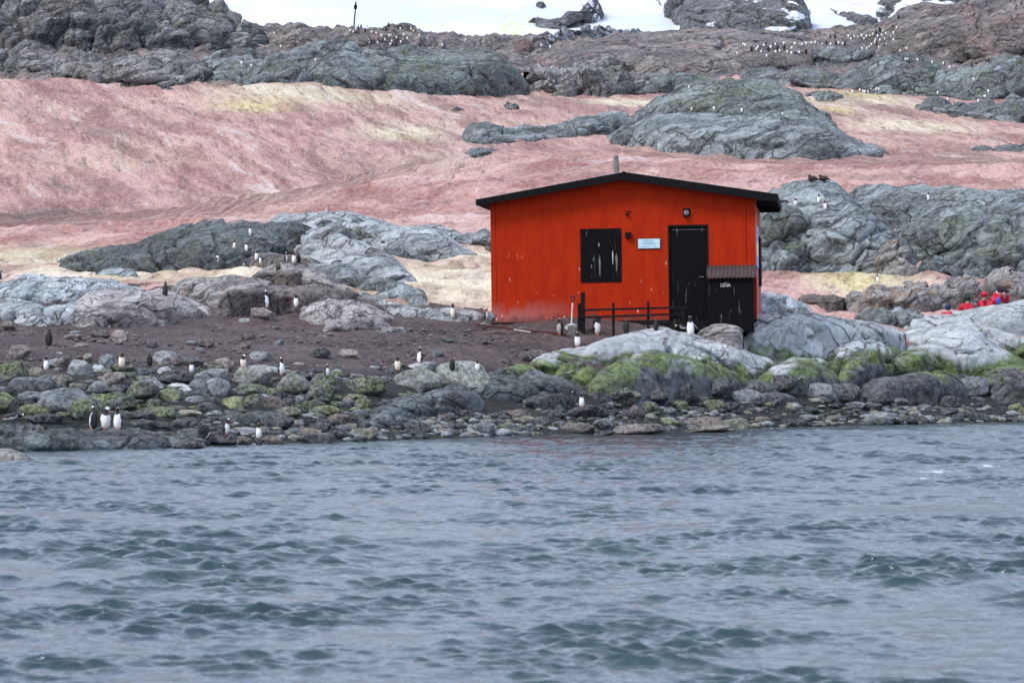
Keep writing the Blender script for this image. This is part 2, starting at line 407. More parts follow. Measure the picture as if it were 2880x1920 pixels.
def _phi(ax, ay, bx, by): return np.sqrt((ax - bx) ** 2 + (ay - by) ** 2 * 0.55 + _c2)
_n = len(ctrl)
_Am = _phi(ctrl[:, None, 0], ctrl[:, None, 1], ctrl[None, :, 0], ctrl[None, :, 1])
_Pm = np.stack([np.ones(_n), ctrl[:, 0], ctrl[:, 1]], 1)
_S = np.block([[_Am - np.eye(_n) * 0.15, _Pm], [_Pm.T, np.zeros((3, 3))]])
_w = np.linalg.solve(_S, np.concatenate([ctrl[:, 2], np.zeros(3)]))
def gz(x, y):
    x = np.asarray(x, float); y = np.asarray(y, float)
    sh = x.shape; x = x.reshape(-1); y = y.reshape(-1)
    out = np.empty(len(x))
    for i in range(0, len(x), 40000):
        xs, ys = x[i:i + 40000], y[i:i + 40000]
        out[i:i + 40000] = _phi(xs[:, None], ys[:, None], ctrl[None, :, 0], ctrl[None, :, 1]) @ _w[:_n] + _w[_n] + _w[_n + 1] * xs + _w[_n + 2] * ys
    return out.reshape(sh)

_YY = np.linspace(68, 330, 1600)
def ground_Y(px, py):
    """distance (old units) at which the line of sight meets the ground or the sea"""
    x = (px - 1440) / F * _YY; z = H - (py - HY) / F * _YY
    g = np.maximum(gz(x, _YY), 0.0)
    hit = np.nonzero(z <= g)[0]
    return (_YY[hit[0]] if len(hit) else 325.0) / K

def build_ground():
    cols = np.concatenate([np.array([-9000, -6000, -4000, -2500, -1500, -900, -500]), np.arange(-250, 3140, 7), np.array([3300, 3600, 4200, 5000, 6500, 9000, 12000])]).astype(float)
    rows = np.concatenate([np.arange(20, 72, 4), np.arange(72, 125, 0.22), np.arange(125, 215, 0.45), np.arange(215, 310, 0.8), np.arange(310, 430, 6)])
    PX, YR = np.meshgrid(cols, rows)
    X = (PX - 1440) / F * YR
    Z = gz(np.clip(X, -80, 80), np.clip(YR, 30, 420))
    P = np.stack([X, YR, Z], -1)
    Yo = YR / K
    n1 = fbm(P * 0.35, 4, 5); n2 = fbm(P * np.array([1.7, 1.7, 1.7]), 3, 9)
    earth = Yo < 131 + 6 * n1
    upper = np.interp(PX, [-600, 0, 600, 1200, 1300, 1480, 1800, 2250, 2650, 3400], [233, 233, 234, 240, 250, 272, 268, 275, 268, 262])
    scree = Yo > upper + 5 * n1
    amp = np.where(earth, 0.16, np.where(scree, 0.9, 0.22))
    Z2 = Z + n1 * amp * 1.2 + n2 * np.where(earth, 0.07, np.where(scree, 0.35, 0.03)) + np.where(earth | scree, 0, 0.30) * fbm(P * np.array([0.55, 0.9, 0.9]), 3, 91)
    P[..., 2] = Z2
    eq = earth[:-1, :-1]; sq = scree[:-1, :-1] & ~eq; nq = ~eq & ~sq
    g = link('ground', grid_mesh('ground', P, mask=eq), M['earth']); tag(g, 'brown guano covered earth sloping from the hut to the beach', kind='structure')
    me = grid_mesh('snow_field', P, mask=nq); s = link('snow_field', me, M['snow']); tag(s, 'pink and tan algae stained snow slope behind the hut', kind='structure')
    t = link('scree_slope', grid_mesh('scree_slope', P, mask=sq), M['farbrown']); tag(t, 'brown broken ground between the ridge rocks', kind='structure')
    # algae bloom patches
    co = np.empty(len(me.vertices) * 3, np.float32); me.vertices.foreach_get('co', co); co = co.reshape(-1, 3)
    px = co[:, 0] / co[:, 1] * F + 1440; py = HY - (co[:, 2] - H) / co[:, 1] * F
    Yv = co[:, 1] / K
    def blob(pts):
        o = np.zeros(len(px))
        for cx, cy, rx, ry in pts:
            q = at(cx, cy, ground_Y(cx, cy)); sx = rx / F * q[1]; sy = max(4.0, ry * q[1] / F * 5.5)
            o = np.maximum(o, np.exp(-(((co[:, 0] - q[0]) / sx) ** 2 + ((co[:, 1] - q[1]) / sy) ** 2)))
        return o
    tan = blob([(1250, 790, 230, 100), (1330, 720, 120, 40), (820, 780, 330, 30), (300, 775, 300, 15), (2440, 790, 160, 25), (860, 258, 190, 20), (1120, 375, 120, 34), (1750, 290, 160, 20), (2420, 285, 150, 26), (2560, 355, 150, 24), (200, 725, 300, 10)])
    yel = blob([(730, 300, 110, 28), (2430, 265, 100, 14), (2400, 790, 120, 18), (2350, 310, 60, 20)])
    nz = fbm(co.astype(float) * np.array([0.12, 0.07, 0.3]), 3, 44)
    tan = np.clip(tan * 1.4 + nz * 0.30, 0, 1); yel = np.clip(yel * 1.2 + nz * 0.25 - 0.15, 0, 1)
    cr = [(-300, 640), (0, 600), (250, 596), (500, 585), (620, 572), (800, 540), (960, 505), (1060, 478), (1250, 450), (1420, 425)]
    cq = np.array([at(a_, b_, ground_Y(a_, b_)) for a_, b_ in cr]); cyy = np.interp(co[:, 0], cq[:, 0], cq[:, 1]) + 1.2 * nz
    wid = np.interp(co[:, 0], [-25, -12, -4, 4], [2.0, 3.0, 2.2, 1.0])
    crease = np.exp(-((co[:, 1] - cyy) / wid) ** 2) * np.clip((8 - co[:, 0]) / 8, 0, 1)
    salmon = np.clip((cyy - co[:, 1]) / 5, 0, 1)
    n5 = fbm(co.astype(float) * np.array([0.5, 0.2, 0.6]), 3, 48)
    cr_a = np.clip(crease * (0.75 + 1.3 * n5), 0, 1)
    for ln, wd in (([(90, 330), (220, 350), (330, 385), (420, 440)], 1.6), ([(520, 300), (640, 345), (720, 400), (820, 455)], 1.8), ([(0, 505), (160, 520), (320, 522), (480, 540)], 1.4), ([(700, 470), (860, 455), (1010, 440), (1100, 425)], 1.3), ([(880, 280), (980, 330), (1060, 380)], 1.5), ([(1850, 455), (2100, 470), (2400, 455), (2700, 475)], 1.3), ([(2300, 330), (2450, 350), (2650, 345), (2880, 360)], 1.6), ([(0, 700), (200, 695), (330, 690)], 1.2)):
        lp = np.array([at(a_, b_, ground_Y(a_, b_)) for a_, b_ in ln]); o_ = np.argsort(lp[:, 0]); lp = lp[o_]
        yy_ = np.interp(co[:, 0], lp[:, 0], lp[:, 1], left=-99, right=-99) + 2.5 * nz
        tt = np.clip((co[:, 0] - lp[0, 0]) / (lp[-1, 0] - lp[0, 0] + 1e-6), 0, 1)
        cr_a = np.maximum(cr_a, np.exp(-((co[:, 1] - yy_) / wd) ** 2) * np.sin(tt * np.pi) ** 0.6 * np.clip(0.5 + 1.8 * n5, 0, 0.9))
    ca = me.color_attributes.new('bloom', 'FLOAT_COLOR', 'POINT')
    arr = np.stack([tan, yel, cr_a, tan * 0 + 1], -1).astype(np.float32)
    ca.data.foreach_set('color', arr.reshape(-1))
    c2 = me.attributes.new('salmon', 'FLOAT', 'POINT'); c2.data.foreach_set('value', salmon.astype(np.float32))

# ------------------------------------------------------------------ rock outcrops
def outcrop(name, label, mat, top, bot, Yf=None, depth=6.0, q=0.75, L=2.0, fold=0.05, block=0.0, lump=0.12, seed=1, cat='rock outcrop', step=3.0, kink=0.0, push=0.0, skirt=1.5, kind=None, force=None, surf=None):
    tx = [p[0] for p in top]; ty = [p[1] for p in top]; bx = [p[0] for p in bot]; by = [p[1] for p in bot]
    x0, x1 = min(tx[0], bx[0]), max(tx[-1], bx[-1])
    nc = int(max(24, (x1 - x0) / step)); u = np.linspace(0, 1, nc); px = x0 + (x1 - x0) * u
    pt = np.interp(px, tx, ty); pb = np.interp(px, bx, by)
    kk = max(1, nc // 40)
    ker = np.hanning(2 * kk + 3); ker /= ker.sum()
    def sm(a): return np.convolve(np.pad(a, kk + 1, mode='edge'), ker, mode='valid')
    pt = sm(pt); pb = np.maximum(sm(pb), pt + 1.0)
    if surf is not None:
        Yfc = sm(np.array([surf(a, b) for a, b in zip(px, pb)]))
    elif force is None:
        sx = np.linspace(x0, x1, 9); sy = np.array([ground_Y(max(-500, min(3400, a)), b) for a, b in zip(sx, np.interp(sx, bx, by))])
        k = np.polyfit(sx, sy, 1); Yfc = np.polyval(k, px) + push
    elif isinstance(force, tuple): Yfc = np.interp(px, [x0, x1], force)
    else: Yfc = np.full(nc, float(force))
    e = np.clip(1 - np.abs(2 * u - 1) ** 3.0, 0, 1) ** 0.5
    wdt = (depth / 2) * (0.12 + 0.88 * e); Ym = Yfc + depth / 2
    hp = max(10, float(np.max(pb - pt))); nf = int(max(10, hp / step)); nb = max(6, nf // 3)
    th = np.concatenate([np.linspace(0, np.pi / 2, nf), np.linspace(np.pi / 2, np.pi, nb + 1)[1:]])
    s = np.sin(th) ** q
    yy = Ym[None, :] - wdt[None, :] * np.cos(th)[:, None]
    zt = H / K - (pt - HY) / F * Ym; zb = H / K - (pb - HY) / F * (Ym - wdt)
    row = pb[None, :] + (pt - pb)[None, :] * s[:, None]
    Zf = H / K - (row - HY) / F * yy
    Zb = zt[None, :] + (zb - zt)[None, :] * (1 - s[:, None])
    Z = np.where((th <= np.pi / 2 + 1e-6)[:, None], Zf, np.minimum(Zb, zt[None, :]))
    # skirts running down into the ground
    yy = np.concatenate([yy[:1] - 0.3, yy, yy[-1:] + 0.3], 0); Z = np.concatenate([Z[:1] - skirt, Z, Z[-1:] - skirt], 0)
    P = np.stack([(px[None, :] - 1440) / F * yy, yy, Z], -1) * K
    if mat == 'pale_tidal': block *= 0.45; fold *= 0.55; L *= 1.25
    N = grid_normals(P)
    if N[nf // 2, nc // 2, 1] > 0: N = -N
    S3 = P / L + seed * 13.7
    wp = S3 + 0.45 * vec_noise(S3 * 0.7, seed + 3)
    d = lump * L * (fbm(wp, 3, seed, 0.45) + 0.05 * fbm(S3 * 7.0, 3, seed + 40, 0.6))
    dip = 0.42 + 0.22 * math.sin(seed * 2.3)          # bedding dips to the right
    q1_ = wp[..., 0] * math.sin(dip) + wp[..., 2] * math.cos(dip) * 1.3 + wp[..., 1] * 0.35
    if fold > 0:
        ph = q1_ * 2.4 + 1.1 * perlin(S3 * 0.5, seed + 8)
        for fr_, am_ in ((1.0, 1.0), (2.3, 0.22)):
            p_ = ph * fr_; saw = p_ - np.floor(p_); saw = np.where(saw < 0.86, saw / 0.86, (1 - saw) / 0.14)
            d = d + min(fold * 1.5, 0.14) * L * am_ * (saw - 0.5) * np.clip(0.35 + perlin(S3 * 0.8 + fr_ * 9, seed + 21) * 2.2, 0.05, 1.3)
    an = np.stack([wp[..., 0] * 0.75, wp[..., 1] * 0.75, q1_ * 1.35], -1)
    f1, f2, cv, hid = voro(an if block <= 0.12 else wp * np.array([1.0, 1.0, 1.25]), seed + 5)
    r1 = (hid & 1023) / 511.5 - 1; r2 = ((hid >> 10) & 1023) / 511.5 - 1; r3 = ((hid >> 20) & 1023) / 511.5 - 1
    if block > 0:
        d = d + block * L * (0.30 * r3 + 0.55 * (cv[..., 0] * r1 + cv[..., 2] * r2) - 0.55 * np.exp(-(f2 - f1) / 0.12) - 0.35 * f1 ** 2)
        g1, g2, gv, gh = voro(wp * 2.7, seed + 15)
        q1 = (gh & 1023) / 511.5 - 1; q3 = ((gh >> 20) & 1023) / 511.5 - 1
        d = d + block * L * 0.42 * (0.3 * q3 + 0.5 * gv[..., 0] * q1 - 0.5 * np.exp(-(g2 - g1) / 0.12))
    if block <= 0.12:
        on = np.clip(0.35 + 2.4 * perlin(S3 * 0.7, seed + 33), 0, 1)
        d = d - 0.24 * L * np.exp(-((f2 - f1) / 0.05) ** 2) * on - 0.025 * L * f1 ** 2 * on
    uu = np.broadcast_to(e[None, :], d.shape); d = d * np.clip(0.35 + uu, 0, 1)
    P = P + N * d[..., None]
    me = grid_mesh(name, P[::-1] if False else P)
    o = link(name, me, M[mat])
    if kind: tag(o, label, kind=kind)
    else: tag(o, label, cat)
    return o

OUT = 'rock_outcrop'
def build_far():
    # white snow slope far beyond the ridge
    px = np.linspace(-2500, 5400, 180); ys = np.linspace(380, 1500, 120)
    PX, Y = np.meshgrid(px, ys)
    X = (PX - 1440) / F * Y
    P = np.stack([X, Y, 0 * X], -1)
    P[..., 2] = 18 + (Y - 380) * 0.24 + 5 * fbm(P * 0.01, 4, 2) + 0.9 * fbm(P * 0.06, 3, 3)
    me = grid_mesh('snow_slope', P); o = link('snow_slope', me, M['wsnow']); tag(o, 'white snow slope rising far beyond the ridge', kind='structure')
    co = P.reshape(-1, 3); qx = co[:, 0] / co[:, 1] * F + 1440; qy = HY - (co[:, 2] - H) / co[:, 1] * F
    yl = np.exp(-(((qx - 1450) / 55) ** 2 + ((qy - 70) / 45) ** 2)); yb = np.exp(-(((qx - 2400) / 60) ** 2 + ((qy - 10) / 25) ** 2)) + np.exp(-(((qx - 1700) / 40) ** 2 + ((qy - 50) / 20) ** 2))
    ca = me.color_attributes.new('bloom', 'FLOAT_COLOR', 'POINT')
    ca.data.foreach_set('color', np.stack([yl, yb, yl * 0, yl * 0 + 1], -1).astype(np.float32).reshape(-1))
    def slope_Y(px, py):
        s_ = -(py - HY) / F
        return min(max((H - 18 + 380 * 0.24) / (0.24 - s_), 390), 900) / K
    R = lambda lab, t, b_, Y, sd, dp=30, **k: outcrop(OUT, lab, 'mount', t, b_, None, dp, L=9, lump=0.12, fold=0.04, block=0.08, seed=sd, step=3, skirt=4, surf=slope_Y, **k)
    R('small dark rock alone in the far white snow above the ridge', B((1330, 20), (1350, 5), (1400, 8), (1430, 35)), B((1335, 60), (1380, 80), (1430, 45)), 520, 51, 8)
    R('dark rock slab splitting the far snow above the pale boulders', B((1320, 130), (1340, 105), (1440, 105), (1500, 95), (1560, 50), (1640, 30), (1700, -30), (1780, -20), (1810, 60), (1815, 150)), B((1320, 200), (1340, 260), (1500, 240), (1700, 200), (1815, 160)), 480, 52, 25)
    R('broad dark mountainside left of the white gully', B((1900, -60), (2160, -60), (2352, -60)) + Cc((300, -60), (800, -60), (850, 30), (890, 90), (880, 200), (920, 260)), B((2000, -40), (2170, 10), (2230, 90), (2330, 200), (2352, 240)) + Cc((400, 260), (920, 280)), 470, 53, 40)
    R('dark rock rib between the two white snow gullies', Cc((1010, 60), (1080, 45), (1200, 75), (1320, 100), (1350, 120)), Cc((1010, 65), (1150, 140), (1270, 185), (1350, 190)), 480, 54, 14)
    R('dark mountainside behind the right hand hill', Cc((1330, 40), (1400, -20), (1600, -60), (2000, -80)), Cc((1330, 180), (1500, 200), (2000, 180)), 460, 55, 30)

def build_rocks():
    O = lambda lab, mat, t, b_, **k: outcrop(OUT, lab, mat, t, b_, **k)
    # ---- skyline ridge
    O('tall broken cliff at the top left corner', 'cliff', [(-120, -60), (200, -60)] + A((1300, -30), (1440, 15), (1550, 22), (1575, 75), (1690, 75), (1750, 130), (1830, 190), (1880, 260)), [(-120, 140)] + A((0, 340), (500, 400), (900, 410), (1400, 390), (1880, 350)), Yf=300, depth=34, L=3.6, block=0.40, lump=0.30, fold=0.03, seed=3, q=0.6, skirt=5)
    O('smooth pale slab leaning on the top left cliff', 'grey', A((500, 200), (600, 110), (740, 130), (810, 200), (890, 285)), A((500, 265), (620, 295), (890, 300)), Yf=297, depth=8, L=5, lump=0.06, fold=0.02, seed=4)
    O('low broken brown ridge under the mast where penguins stand', 'farbrown', A((1760, 220), (1850, 170), (2050, 170), (2200, 205), (2352, 210)) + B((90, 178), (230, 165), (330, 168), (430, 180), (520, 215), (640, 245), (740, 275), (850, 287), (960, 290), (1060, 258), (1200, 255), (1330, 262), (1420, 250)), A((1760, 350), (2300, 340)) + B((400, 360), (900, 400), (1420, 360)), Yf=318, depth=22, L=3.5, block=0.3, lump=0.2, fold=0.03, seed=5, q=0.8, skirt=5)
    O('whitish weathered rocks on the skyline beside the snow', 'pale', B((1370, 250), (1460, 205), (1540, 190), (1700, 178), (1790, 165), (1860, 172), (1900, 195), (2050, 190), (2090, 220)), B((1370, 300), (1600, 310), (1800, 280), (2090, 240)), Yf=322, depth=10, L=3, block=0.3, lump=0.15, seed=6, skirt=5)
    O('wide smooth reddish brown saddle below the white gully', 'farbrown', B((1100, 420), (1200, 380), (1400, 330), (1600, 290), (1800, 255), (2000, 230), (2150, 225), (2352, 222)) + Cc((200, 200), (450, 200), (700, 220), (900, 262), (1000, 275), (1200, 270), (1340, 330)), B((1100, 470), (1600, 450), (2000, 500), (2352, 520)) + Cc((400, 520), (900, 470), (1340, 420)), Yf=(284, 290), depth=56, L=6, lump=0.10, fold=0.05, seed=7, q=0.85, skirt=5)
    O('long brown hill rising to the top right corner', 'farbrown', Cc((1130, 290), (1200, 235), (1300, 180), (1420, 135), (1500, 100), (1650, 60), (1800, 30), (1950, 0), (2100, -30), (2352, -80), (2700, -120)), Cc((1130, 340), (1340, 420), (1600, 450), (1850, 450), (2352, 420), (2700, 400)), Yf=282, depth=56, L=6, lump=0.17, fold=0.10, block=0.06, seed=8, q=0.85, skirt=5)
    O('dark squared rock step below the penguin colony', 'far', Cc((860, 380), (890, 325), (1000, 315), (1200, 322), (1330, 360)), Cc((860, 450), (1100, 450), (1330, 430)), Yf=279, depth=10, L=4, block=0.25, seed=9, q=0.5, skirt=4)
    # ---- second band of grey rocks
    O('dark layered ledge on the upper left edge above the pink snow', 'cliff', A((-150, 310), (0, 335), (140, 362), (300, 375), (500, 392), (800, 400), (1100, 390), (1400, 385), (1560, 400)), A((-150, 560), (0, 540), (140, 505), (330, 525), (430, 540), (700, 572), (1000, 600), (1300, 628), (1560, 612)), depth=26, L=3.2, block=0.34, fold=0.10, lump=0.14, seed=10, q=0.6, skirt=4)
    O('stepped grey ledge with pale tops in the upper left', 'far', A((1380, 400), (1500, 370), (1800, 355), (2000, 310), (2200, 275), (2352, 280)) + B((100, 300), (200, 330), (400, 330), (600, 350), (760, 420)), A((1380, 600), (1540, 612), (1900, 592), (2352, 600)) + B((0, 600), (760, 640)), depth=30, L=4.5, block=0.2, fold=0.14, lump=0.16, seed=12, q=0.65, skirt=4)
    O('big rounded grey rock with a steep fluted face above the pink snow', 'moss', B((-330, 480), (-150, 420), (0, 402), (200, 400), (500, 390), (700, 380), (900, 362), (1000, 345), (1100, 368), (1160, 420), (1250, 520), (1300, 610)), B((-330, 570), (0, 588), (240, 642), (450, 672), (700, 722), (880, 682), (1100, 657), (1300, 668)), depth=24, L=4.0, fold=0.09, lump=0.16, seed=14, q=0.55, skirt=4)
    O('tumbled blocks in the hollow right of the rounded grey rock', 'cliff', B((1270, 500), (1290, 440), (1400, 420), (1500, 430), (1600, 400), (1700, 385), (1850, 390), (1950, 400), (2010, 470), (2100, 540), (2200, 610), (2240, 650)), B((1270, 610), (1340, 662), (1500, 695), (1600, 705), (1700, 650), (1900, 675), (2100, 665), (2240, 658)), depth=18, L=3.6, block=0.42, lump=0.18, fold=0.03, seed=16, q=0.7, skirt=4)
    O('mossy dark mound between the tumbled blocks and the dome', 'moss', B((2030, 560), (2080, 510), (2160, 490), (2352, 490)) + Cc((100, 500), (300, 560), (420, 620)), B((2030, 640), (2230, 660), (2352, 640)) + Cc((200, 650), (420, 660)), depth=16, L=4, lump=0.14, fold=0.06, seed=17, skirt=4)
    O('long grey broken rock wall at the upper right', 'far', Cc((380, 540), (500, 495), (700, 462), (900, 460), (1100, 480), (1200, 440), (1380, 405), (1600, 420), (1750, 440), (1900, 480), (2100, 440), (2200, 410), (2352, 395), (2600, 370)), Cc((380, 580), (700, 615), (900, 605), (1100, 662), (1200, 625), (1450, 690), (1650, 665), (1850, 715), (2000, 725), (2352, 710), (2600, 700)), depth=26, L=4.5, block=0.30, lump=0.18, fold=0.06, seed=18, q=0.6, skirt=4)
    O('low rocks strewn left of the yellow snow patch', 'far', Cc((760, 640), (860, 600), (1000, 590), (1090, 630), (1110, 680)), Cc((760, 680), (950, 700), (1110, 700)), depth=8, L=2.5, block=0.4, lump=0.15, seed=19, skirt=3)
    O('low layered rock at the right edge above the pink snow', 'far', Cc((1560, 800), (1640, 730), (1700, 692), (1800, 700), (1950, 722), (2100, 692), (2300, 672), (2600, 650)), [(2556, 330), (2640, 322), (2700, 318), (2790, 342), (2880, 348), (2980, 350)], depth=14, L=3.2, fold=0.16, block=0.12, lump=0.15, seed=20, q=0.7, skirt=3)
    O('dome of mossy rock with penguins on its foot', 'moss', D((1440, 262), (1520, 215), (1600, 195), (1690, 178), (1760, 186), (1830, 215), (1900, 268), (1930, 295)), D((1440, 275), (1560, 285), (1700, 290), (1930, 305)), depth=20, L=4, lump=0.13, fold=0.07, seed=22, q=0.8, skirt=4)
    O('broad smooth grey rock apron in the pink snow above the hut', 'grey', D((1393, 322), (1420, 300), (1500, 262), (1600, 265), (1700, 270), (1830, 262), (1880, 275), (1920, 290), (1960, 320), (1990, 335), (2020, 338), (2040, 345), (2060, 357)), D((1393, 330), (1450, 350), (1520, 352), (1600, 364), (1740, 376), (1800, 369), (1900, 371), (2000, 364), (2060, 360)), depth=22, L=3.0, lump=0.13, fold=0.09, seed=24, q=0.42, skirt=3)
    O('layered arm of grey rock pointing left into the pink snow', 'grey', D((1062, 318), (1075, 298), (1110, 287), (1200, 285), (1290, 286), (1330, 265), (1420, 255), (1510, 262)), D((1062, 325), (1090, 338), (1200, 341), (1290, 327), (1400, 304), (1510, 292)), depth=15, L=2.8, lump=0.16, fold=0.12, block=0.08, seed=26, q=0.65, skirt=3)
    O('flat dark rock at the left tip of the layered arm', 'dark', D((1058, 357), (1095, 343), (1130, 342), (1150, 350)), D((1058, 361), (1100, 358), (1150, 352)), depth=5, L=1.8, block=0.2, seed=27, skirt=2)
    O('thin dark rock poking from the snow below the rounded grey rock', 'dark', D((1030, 252), (1050, 244), (1085, 250)), D((1030, 256), (1060, 260), (1085, 255)), depth=4, L=1.5, block=0.3, seed=28, skirt=2)
    O('cluster of dark stones in the snow right of the rounded grey rock', 'dark', D((1150, 240), (1165, 231), (1190, 234), (1205, 246)), D((1150, 246), (1180, 252), (1205, 250)), depth=4, L=1.5, block=0.3, seed=29, skirt=2)
    O('lone dark stone at the top edge of the left pink snow', 'dark', D((372, 204), (385, 195), (402, 196), (412, 204)), D((372, 207), (395, 210), (412, 207)), depth=4, L=1.6, block=0.3, seed=30, skirt=2)
    O('flat dark rock sliver in the pink snow at the right edge', 'dark', D((2228, 344), (2260, 334), (2300, 330), (2360, 330), (2420, 335)), D((2228, 348), (2300, 350), (2420, 346)), depth=6, L=1.8, block=0.15, fold=0.1, seed=31, skirt=2)
    # ---- rocks behind the hut, left
    O('long dark folded rock tapering to the left below the pink snow', 'dark', E((160, 366), (250, 335), (400, 290), (560, 250), (650, 240), (750, 205), (850, 170), (1000, 145), (1150, 140), (1300, 140), (1400, 150), (1480, 180)), E((160, 370), (400, 380), (560, 402), (640, 404), (750, 352), (1000, 348), (1200, 385), (1480, 370)), Yf=(148, 153), depth=14, L=1.9, fold=0.15, lump=0.15, seed=34, q=0.7)
    O('smooth pale crest of rock against the pink snow left of the hut', 'pale', E((1260, 145), (1320, 115), (1400, 100), (1520, 93), (1620, 100), (1700, 115), (1900, 145), (2050, 170), (2150, 225), (2290, 318)), E((1260, 210), (1600, 310), (1890, 328), (2290, 322)), Yf=157, depth=14, L=2.4, fold=0.05, lump=0.13, seed=35, q=0.7)
    O('small pale hump of rock right of the pale crest', 'pale', E((1960, 200), (2000, 155), (2050, 148), (2110, 158), (2230, 222)), E((1960, 235), (2230, 240)), Yf=159, depth=7, L=2, lump=0.1, seed=36)
    O('grey stones behind the left corner of the hut', 'grey', E((2150, 205), (2200, 178), (2300, 172), (2400, 175), (2500, 190)), E((2150, 245), (2350, 290), (2500, 290)), Yf=159, depth=5, L=1.4, block=0.35, lump=0.15, seed=37)
    O('near black broken rock band crossing the pale crest', 'dark', E((1370, 210), (1480, 150), (1600, 140), (1680, 122), (1780, 165), (1900, 230), (2000, 290), (2080, 322)), E((1370, 230), (1600, 290), (1890, 328), (2080, 327)), Yf=154, depth=8, L=1.7, block=0.4, lump=0.15, fold=0.05, seed=38, q=0.7)
    O('round grey hump on the rock behind the penguins', 'grey', E((1120, 235), (1150, 205), (1200, 178), (1280, 162), (1350, 175), (1390, 215)), E((1120, 250), (1390, 255)), Yf=151, depth=6, L=1.6, lump=0.12, seed=39)
    O('small grey hump left of the round hump', 'grey', E((1010, 250), (1040, 215), (1080, 208), (1120, 215), (1140, 245)), E((1010, 262), (1140, 262)), Yf=150.5, depth=3.5, L=1.6, lump=0.1, fold=0.08, seed=40)
    O('large smooth pale rock descending right behind the stepped block', 'pale', E((1220, 265), (1340, 235), (1380, 200), (1480, 180), (1560, 165), (1620, 172), (1650, 210), (1750, 270), (1850, 310), (1930, 380), (1980, 425)), E((1220, 310), (1450, 345), (1600, 430), (1800, 480), (1980, 430)), Yf=146, depth=11, L=2.2, fold=0.07, lump=0.13, seed=41, q=0.7)
    O('low brownish rock where small penguins gather behind the stepped block', 'brown', E((930, 335), (1000, 295), (1100, 272), (1250, 272), (1400, 300), (1480, 340)), E((930, 345), (1100, 355), (1250, 360), (1480, 400)), Yf=144, depth=9, L=1.8, lump=0.13, fold=0.08, seed=42, q=0.8)
    O('dark blue grey hump right of the stepped block', 'grey', E((1420, 352), (1500, 332), (1600, 340), (1700, 370), (1800, 400), (1900, 430), (2000, 480), (2060, 545)), E((1420, 370), (1600, 445), (1700, 490), (1850, 525), (2060, 550)), Yf=138, depth=9, L=1.9, lump=0.14, fold=0.07, seed=43, q=0.65)
    O('small domed grey rock on the tan snow left of the penguins', 'grey', E((450, 388), (490, 368), (520, 358), (580, 355), (630, 378), (655, 402)), E((450, 392), (550, 405), (655, 407)), Yf=143, depth=4, L=1.3, lump=0.14, fold=0.1, seed=44)
    # ---- near left rocks
    O('blue white crackled rock on the left edge', 'blue', E((-80, 480), (0, 440), (60, 405), (150, 388), (300, 392), (420, 405), (560, 420), (640, 445), (700, 465), (750, 490)), E((-80, 520), (0, 520), (250, 560), (500, 540), (750, 500)), Yf=127, depth=9, L=1.1, block=0.16, fold=0.05, lump=0.10, seed=46, q=0.6, step=2.5)
    O('pale layered rock shelf below the crackled rock', 'blue', E((200, 540), (300, 520), (400, 515), (480, 560)), E((200, 625), (350, 628), (480, 620)), Yf=124.5, depth=3, L=1.0, block=0.1, fold=0.2, lump=0.08, seed=47, q=0.6)
    O('smooth grey rock on the left edge under the crackled rock', 'pale', E((-80, 490), (0, 492), (100, 500), (200, 530), (250, 580), (275, 622)), E((-80, 600), (0, 590), (275, 630)), Yf=121, depth=6, L=1.6, fold=0.06, lump=0.1, seed=48, q=0.7)
    O('low arched rock beside the brown earth on the left', 'pale', E((50, 600), (80, 570), (150, 555), (220, 575), (270, 622)), E((50, 618), (150, 622), (270, 628)), Yf=119.5, depth=3, L=1.3, fold=0.05, lump=0.1, seed=49)
    O('big pinkish grey whaleback with curved seams on the left', 'pink', E((322, 640), (335, 560), (370, 510), (420, 482), (500, 470), (640, 466), (740, 470), (820, 482), (900, 515), (980, 560), (1025, 600)), E((322, 648), (400, 658), (600, 645), (900, 625), (1025, 602)), Yf=(117, 119), depth=8, L=2.0, fold=0.08, lump=0.12, seed=50, q=0.6, step=2.5)
    O('curved lip of rock on the right end of the whaleback', 'pink', E((800, 500), (850, 490), (920, 510), (980, 545), (1025, 596)), E((800, 520), (900, 560), (980, 600), (1025, 602)), Yf=117.5, depth=3, L=1.4, fold=0.1, lump=0.1, seed=59)
    O('streaked cream and grey rock left of the stepped block', 'tan', E((805, 495), (822, 440), (870, 410), (930, 410), (1000, 402), (1100, 402), (1180, 407), (1280, 425)), E((805, 500), (950, 520), (1020, 595), (1130, 595), (1280, 565)), Yf=(125, 122), depth=8, L=1.5, fold=0.08, lump=0.12, seed=60, q=0.5)
    O('upper step of the brown block with pale sloping top', 'tan', E((1170, 440), (1190, 410), (1230, 370), (1300, 345), (1380, 340), (1480, 360), (1560, 390), (1640, 430), (1720, 480), (1800, 530)), E((1170, 450), (1430, 455), (1600, 470), (1800, 540)), Yf=125, depth=8, L=1.7, fold=0.05, lump=0.09, block=0.04, seed=61, q=0.4)
    O('brown lower step of the block behind two penguins', 'brown', E((1015, 560), (1040, 510), (1080, 465), (1130, 448), (1300, 440), (1500, 445), (1620, 460), (1740, 500), (1860, 575)), E((1015, 596), (1180, 585), (1400, 580), (1700, 605), (1860, 595)), Yf=(120, 121), depth=7, L=1.6, fold=0.04, lump=0.1, block=0.08, seed=62, q=0.25)
    O('dark brown squared face on the upper step of the block', 'brown', E((1178, 440), (1186, 395), (1225, 376), (1330, 370), (1424, 368), (1434, 442)), E((1178, 446), (1434, 450)), push=-1.3, depth=1.6, L=1.0, fold=0.02, lump=0.06, block=0.05, seed=161, q=0.16)
